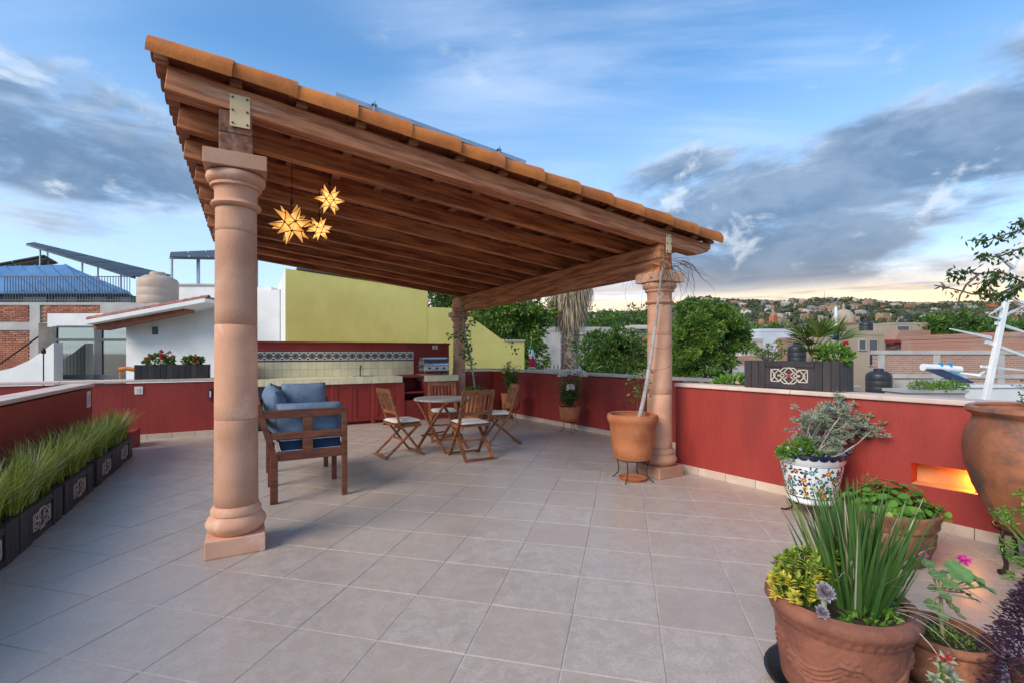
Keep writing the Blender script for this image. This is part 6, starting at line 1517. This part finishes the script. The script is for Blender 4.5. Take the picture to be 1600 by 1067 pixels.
for (px, yb, d, rpx, hpx, lab, rooftop) in ((1245, 566, 26, 13, 31, 'black water tank between the white house and fan palm', 0), (1353, 519, 60, 9, 18, 'small black water tank on a far roof', 0), (1373, 612, 15, 17, 37, 'squat black water tank just outside the red wall', 0), (1415, 512, 62, 9, 16, 'black water tank on the dark upper terrace', 0)):
    p = dp(px, yb, d); k = d / FPX; tank('water_tank', lab, tuple(p), rpx * k, hpx * k, 'tank_black')
    b = MB(); b.bb(-rpx * k * 1.3, rpx * k * 1.3, -rpx * k * 1.3, rpx * k * 1.3, GZ - p.z, 0); tag(b.build('tank_tower', M['far_grey'], loc=p), 'square masonry tower carrying the ' + lab, 'tower')
def solar_heater():
    d = 14.5; k = d / FPX; p = dp(1462, 596, d); r = empty('solar_heater', p, -YAW + .1, 'white solar water heater on blue brackets beyond the wall', 'solar heater'); z = lambda y: (596 - y) * k
    b = MB(); b.tube([(-22 * k, 0, z(573)), (42 * k, 0, z(577))], 5.5 * k, 18); b.build('tank', M['white_metal'], r, smooth=True)
    for q in range(12): x = (-20 + 2.2 * q) * k; b = MB(); b.tube([(x, -.1, z(577)), (x, -1.0, z(594))], .028, 8); b.build('glass_tube', M['solar_glass'], r, smooth=True)
    for x in (6, 22): b = MB(); b.bar((x * k, -.05, z(566)), (x * k, -.05, z(580)), .09, .06); b.bar((x * k, -.06, z(578)), ((x + 6) * k, -.5, z(594)), .04, .04); b.build('bracket', M['blue_paint'], r)
    b = MB(); b.bb(-26 * k, 50 * k, -1.4, .9, GZ - p.z, -.0); b.build('roof_block', M['grey_plaster'], r)
solar_heater()
def white_sculpture():
    d = 6.6; p = dp(1525, 640, d); r = empty('spiky_sculpture', (p.x, p.y, p.z - .6), 0, 'white metal sculpture of a leaning mast with long spikes', 'sculpture'); o = Vector(r.location); rr = random.Random(44)
    b = MB(); b.bar(dp(1524, 700, d) - o, dp(1583, 418, d) - o, .085, .06, FW, .75); b.build('mast', M['white_metal'], r, bevel=.006)
    b = MB(); b.bar(dp(1583, 419, d) - o, dp(1612, 340, d) - o, .062, .045, FW, .3); b.build('mast_tip', M['white_metal'], r, bevel=.006)
    for (x0, y0, x1, y1, dd, w0, w1) in ((1548, 528, 1484, 514, -.25, .045, .01), (1540, 534, 1640, 570, .2, .05, .012), (1585, 420, 1553, 396, -.2, .05, .008), (1556, 505, 1640, 532, .3, .045, .012), (1572, 462, 1660, 500, .2, .045, .012), (1566, 480, 1546, 492, -.3, .03, .006), (1566, 500, 1545, 494, -.1, .035, .006), (1532, 586, 1500, 582, .1, .035, .01), (1533, 572, 1640, 582, .35, .035, .01), (1530, 585, 1560, 566, .2, .025, .006), (1578, 455, 1660, 440, .3, .04, .01), (1560, 498, 1600, 478, .2, .04, .008), (1590, 400, 1660, 372, .3, .045, .01)):
        b = MB(); b.bar(dp(x0, y0, d) - o, dp(x1, y1, d + dd) - o, w0, w0 * .7, FW, w1 / w0 + .12); b.build('spike', M['white_metal'], r)
    for (px, py) in ((1546, 515),): b = MB(); c = dp(px, py, d - .07) - o; b.tube([c, c - FW * .02], .014, 10); b.build('bolt', M['dark_steel'], r)
white_sculpture()
bldg('whitewashed_wall', 'whitewashed garden wall behind the great clay urn', 1508, 1700, 600, 9.0, .25, 'white_plaster', [], 0, .06, 'wall')
bldg('ledge_planter', 'low grey planter ledge outside the red wall', 1418, 1508, 609, 8.2, .5, 'grey_plaster', [], 0, .05, 'planter')
for k_, (px, w_) in enumerate(((1440, 30), (1466, 34), (1492, 26))):
    c = dp(px, 611, 8.35); r = plant('flowering_shrub', 'low green and yellow shrub on the ledge outside the red wall', c, 'shrub', 'shrubs on the ledge outside the wall'); rr = random.Random(60 + k_); lf = MB(); st = MB(); leafy(lf, (0, 0, .06), (w_ * .0065, .18, .12), 420, .05, .02, rr, .3); lf.build('leaves', M['leaf_bright'], r)
    for q in range(14): e = Vector((rr.gauss(0, .1), rr.gauss(0, .06), rr.uniform(.12, .24))); st.tube([(0, 0, -.04), e], .003, 4)
    st.build('stems', M['leaf_mid'], r)
def flag():
    d = 14.5; p = dp(830, 640, d); r = empty('flag', p, 0, 'furled green white and red flag on a gold tipped pole', 'flag'); k = d / FPX; z = lambda y: (640 - y) * k
    b = MB(); b.tube([(0, 0, -2.0), (0, 0, z(530))], .012, 6); b.build('pole', M['gold'], r)
    b = MB(); b.lathe([(0, 0), (.025, .03), (.02, .06), (0, .12)], 8, z0=z(531)); b.build('finial', M['gold'], r)
    for (y0, y1, w0, w1, mm, off) in ((534, 552, .01, .075, 'flag_green', -.01), (546, 560, .07, .10, 'flag_white', .02), (556, 573, .09, .10, 'flag_red', .035)):
        b = MB(); n = 14; vs = []
        for q in range(7):
            u = q / 6; zz = z(y0) + (z(y1) - z(y0)) * u; w = w0 + (w1 - w0) * u
            for s in range(n): t = 2 * math.pi * s / n; rr_ = w * (1 + .28 * math.sin(3 * t + u * 2)); vs.append((off * (u + .3) + rr_ * math.cos(t), rr_ * .6 * math.sin(t), zz))
        b.add(vs, [(q * n + s, q * n + (s + 1) % n, (q + 1) * n + (s + 1) % n, (q + 1) * n + s) for q in range(6) for s in range(n)] + [tuple(6 * n + s for s in range(n))]); b.build(mm.replace('flag_', '') + '_band', M[mm], r, smooth=True)
flag()
def cresting():
    d = 16.0; k = d / FPX; p = dp(850, 578, d); r = empty('iron_cresting', (p.x, p.y, GZ), -YAW, 'low dark iron cresting along the neighbour wall behind the roses', 'railing'); zz = CAM_H + (YH - 577) * k - GZ
    b = MB(); b.bb(-36 * k, 75 * k, 0, .2, 0, zz); b.build('wall', M['far_grey'], r)
    for q in range(12):
        x = (-32 + 6 * q) * k; b = MB(); b.bar((x - .04, .1, zz), (x, .1, zz + .16), .012, .012); b.bar((x + .04, .1, zz), (x, .1, zz + .16), .012, .012); b.bar((x, .1, zz), (x, .1, zz + .2), .014, .014); b.build('finial', M['iron'], r)
cresting()
# ------------------------------------------------------------------ the hill with its houses
EL = [(-400, 20), (200, 34), (600, 52), (850, 60), (930, 63), (1000, 64), (1054, 76), (1080, 84), (1106, 87), (1136, 83), (1180, 82), (1210, 79), (1240, 82), (1280, 85), (1330, 84), (1400, 78), (1460, 77), (1520, 80), (1600, 77), (1800, 70), (2300, 55), (3200, 30)]
def interp(tb_, x):
    if x <= tb_[0][0]: return tb_[0][1]
    for (a, p_), (b_, q_) in zip(tb_[:-1], tb_[1:]):
        if x <= b_: return p_ + (q_ - p_) * (x - a) / (b_ - a)
    return tb_[-1][1]
D0, D1 = 190.0, 900.0
def terr(px, d):
    zr = CAM_H + interp(EL, px) * D1 / FPX - 7; t = min(max((d - D0) / (D1 - D0), 0), 1); s = t * t * (3 - 2 * t) * .55 + t * .45
    z = GZ + (zr - GZ) * s
    if d > D1: z -= (d - D1) * .10
    return z + noise.noise(Vector((px * .012, d * .01, 0))) * 5 * min(1, t * 3) * (1 - .6 * (t > .9)) - .5
b = MB(); NPX, ND = 110, 46; vs = []
for j in range(ND + 1):
    d = 170 * (1400 / 170) ** (j / ND)
    for i in range(NPX + 1):
        px = -500 + 3900 * i / NPX; q = dp(px, 551, d); vs.append((q.x, q.y, terr(px, d)))
b.add(vs, [(j * (NPX + 1) + i, j * (NPX + 1) + i + 1, (j + 1) * (NPX + 1) + i + 1, (j + 1) * (NPX + 1) + i) for j in range(ND) for i in range(NPX)])
tag(b.build('hill', M['hill'], smooth=True, sharp=180), kind='structure')
rh = random.Random(77)
def house_mesh(v, w, dp_, h, cm):
    b = MB(); b.cur = 0; b.bb(-w / 2, w / 2, -dp_ / 2, dp_ / 2, -6, h); b.bb(-w * .5, w * (.0 if v % 2 else .2), -dp_ * .3, dp_ * .5, h, h + (1.3 if v % 3 else .4))
    b.cur = 1; st = max(1, int(h / 3))
    for s in range(st):
        z = .9 + s * 3.0
        for q in range(3 if w > 10 else 2):
            x = -w / 2 + w * (q + .5) / (3 if w > 10 else 2); b.bb(x - .8, x + .8, -dp_ / 2 - .06, -dp_ / 2 + .02, z, z + 1.5); b.bb(x - .8, x + .8, dp_ / 2 - .02, dp_ / 2 + .06, z, z + 1.5)
        for sgn in (-1, 1): b.bb(sgn * w / 2 - .06, sgn * w / 2 + .06, -1.0, 1.0, z, z + 1.5)
    return b.mesh('hill_house', [M[cm], M['far_window']])
CL = [('far_white', 'small white house on the far hillside'), ('far_cream', 'small cream house on the far hillside'), ('far_ochre', 'small ochre house on the far hillside'), ('far_pink', 'small pink house on the far hillside'), ('far_orange', 'small orange house on the far hillside'), ('far_grey', 'small grey house on the far hillside')]
HM = {c: [house_mesh(v, 7.0 + 2.0 * v, 6 + v, 2.6 + 1.9 * (v % 3) * .7, c) for v in range(4)] for c, _ in CL}
wts = [34, 30, 5, 16, 2, 14]; hpos = []
nh = 0; guard = 0
while nh < 298 and guard < 6000:
    guard += 1
    px = rh.uniform(1045, 1620) if rh.random() < .88 else rh.uniform(880, 1045); d = rh.uniform(330, 880)
    if 1030 < px < 1062 and rh.random() < .7: continue
    p = dp(px, 551, d)
    if any((p.x - a) ** 2 + (p.y - c) ** 2 < 105 for a, c in hpos): continue
    hpos.append((p.x, p.y)); c, lab = rh.choices(CL, wts)[0]; me = rh.choice(HM[c]); o = link('hill_house', me, None, 0, (p.x, p.y, terr(px, d) + .8), (0, 0, -YAW + rh.gauss(0, .5))); tag(o, lab, 'house', lab.replace('small ', '').replace('house', 'houses')); nh += 1
# church on the slope and the dome nearer by
def church():
    px, d = 1196, 430.0; p = dp(px, 551, d); z = terr(px, d); r = empty('church', (p.x, p.y, z), -YAW + .3, 'orange church with pointed tower on the hillside', 'church'); m_ = M['far_orange']
    b = MB(); b.bb(-9, 5, -5, 9, -4, 8); b.build('nave', m_, r); b = MB(); b.bb(2, 7, -7, -2, -4, 14); b.build('tower', m_, r); b = MB(); b.lathe([(2.9, 0), (2.4, 2), (1.2, 4), (.5, 6.5), (0, 8)], 8, 4.5, -4.5, 14); b.build('spire', M['far_pink'], r); b = MB(); b.lathe([(3.6, 0), (3.4, 1.5), (2.4, 3), (0, 4)], 14, -3, 2, 8); b.build('dome', M['far_ochre'], r, smooth=True)
    for q in (-6, -2): b = MB(); b.bb(q, q + 1.2, -5.1, -4.95, 3, 6); b.build('window', M['far_window'], r)
church()
def dome():
    d = 130.0; k = d / FPX; p = dp(1330, 551, d); r = empty('domed_church', (p.x, p.y, GZ), -YAW, 'pale church dome beyond the fan palm', 'church'); z = CAM_H + (YH - 505) * k - GZ
    b = MB(); b.bb(-22 * k, 26 * k, -2, 10, 0, z); b.build('drum_block', M['far_pink'], r); b = MB(); R_ = 16 * k; b.lathe([(R_, 0), (R_, .6)] + [(R_ * math.cos(t * math.pi / 16), .6 + R_ * 1.25 * math.sin(t * math.pi / 16)) for t in range(1, 8)] + [(0.3, .6 + R_ * 1.25)], 24, 0, 3, z); b.build('dome', M['far_cream'], r, smooth=True); b = MB(); b.lathe([(.4, 0), (.4, 1.0), (.1, 1.6), (0, 2)], 8, 0, 3, z + .5 + R_ * 1.25); b.build('lantern', M['far_cream'], r)
    b = MB(); b.tube([(-24 * k, 0, 0), (-24 * k, 0, CAM_H + (YH - 480) * k - GZ)], .35, 8); b.build('white_pillar', M['white_metal'], r)
dome()
p = dp(1288, 551, 890); m = MB(); m.tube([(0, 0, -3), (0, 0, 22)], [.6, .3], 5); [m.tube([(-2, 0, z_), (2, 0, z_)], .15, 4) for z_ in (10, 15, 19)]; tag(m.build('radio_mast', M['far_grey'], loc=(p.x, p.y, terr(1288, 890))), 'thin radio mast on the ridge of the hill', 'mast')
# trees scattered over the hill
b = MB(); ico = [(0, 0, 1), (.894, 0, .447), (.276, .851, .447), (-.724, .526, .447), (-.724, -.526, .447), (.276, -.851, .447), (.724, .526, -.447), (-.276, .851, -.447), (-.894, 0, -.447), (-.276, -.851, -.447), (.724, -.526, -.447), (0, 0, -1)]
icf = [(0, 1, 2), (0, 2, 3), (0, 3, 4), (0, 4, 5), (0, 5, 1), (1, 6, 2), (2, 7, 3), (3, 8, 4), (4, 9, 5), (5, 10, 1), (6, 7, 2), (7, 8, 3), (8, 9, 4), (9, 10, 5), (10, 6, 1), (11, 7, 6), (11, 8, 7), (11, 9, 8), (11, 10, 9), (11, 6, 10)]
for _ in range(6200):
    px = rh.uniform(680, 1720); u = rh.random(); d = 260 + 645 * u if rh.random() < .8 else rh.uniform(800, 910); p = dp(px, 551, d); z = terr(px, d); s = rh.uniform(1.5, 3.7) * (1.25 if d > 840 else 1)
    if any((p.x - a) ** 2 + (p.y - c) ** 2 < 48 for a, c in hpos): continue
    for q in range(rh.choice((2, 3, 3, 4))):
        c = Vector((p.x + rh.gauss(0, s * .6), p.y + rh.gauss(0, s * .6), z + s * rh.uniform(.5, 1.3))); k = s * rh.uniform(.5, .9); b.add([(c.x + v[0] * k * rh.uniform(.7, 1.3), c.y + v[1] * k * rh.uniform(.7, 1.3), c.z + v[2] * k * rh.uniform(.7, 1.3)) for v in ico], icf)
tag(b.build('hillside_trees', M['far_leaf']), 'dark trees and scrub covering the far hillside', 'trees', kind='stuff')
# flat town between the terrace and the hill
TW = [('far_white', 'flat roofed white house in the town below'), ('far_cream', 'flat roofed cream house in the town below'), ('far_pink', 'flat roofed pink house in the town below'), ('far_grey', 'flat roofed grey house in the town below')]
tp = []; g_n = 0; guard = 0
while g_n < 70 and guard < 3000:
    guard += 1; px = rh.uniform(930, 1660); d = rh.uniform(75, 215); p = dp(px, 551, d)
    if any((p.x - a) ** 2 + (p.y - c) ** 2 < 190 for a, c in tp) or abs(px - 1330) < 45 and 110 < d < 150: continue
    tp.append((p.x, p.y)); c, lab = rh.choices(TW, (4, 3, 2, 2))[0]; o = link('town_house', rh.choice(HM[c]), None, 0, (p.x, p.y, GZ + rh.uniform(0, 1.5)), (0, 0, -YAW + rh.gauss(0, .4))); tag(o, lab, 'house', lab.replace('house', 'houses')); g_n += 1
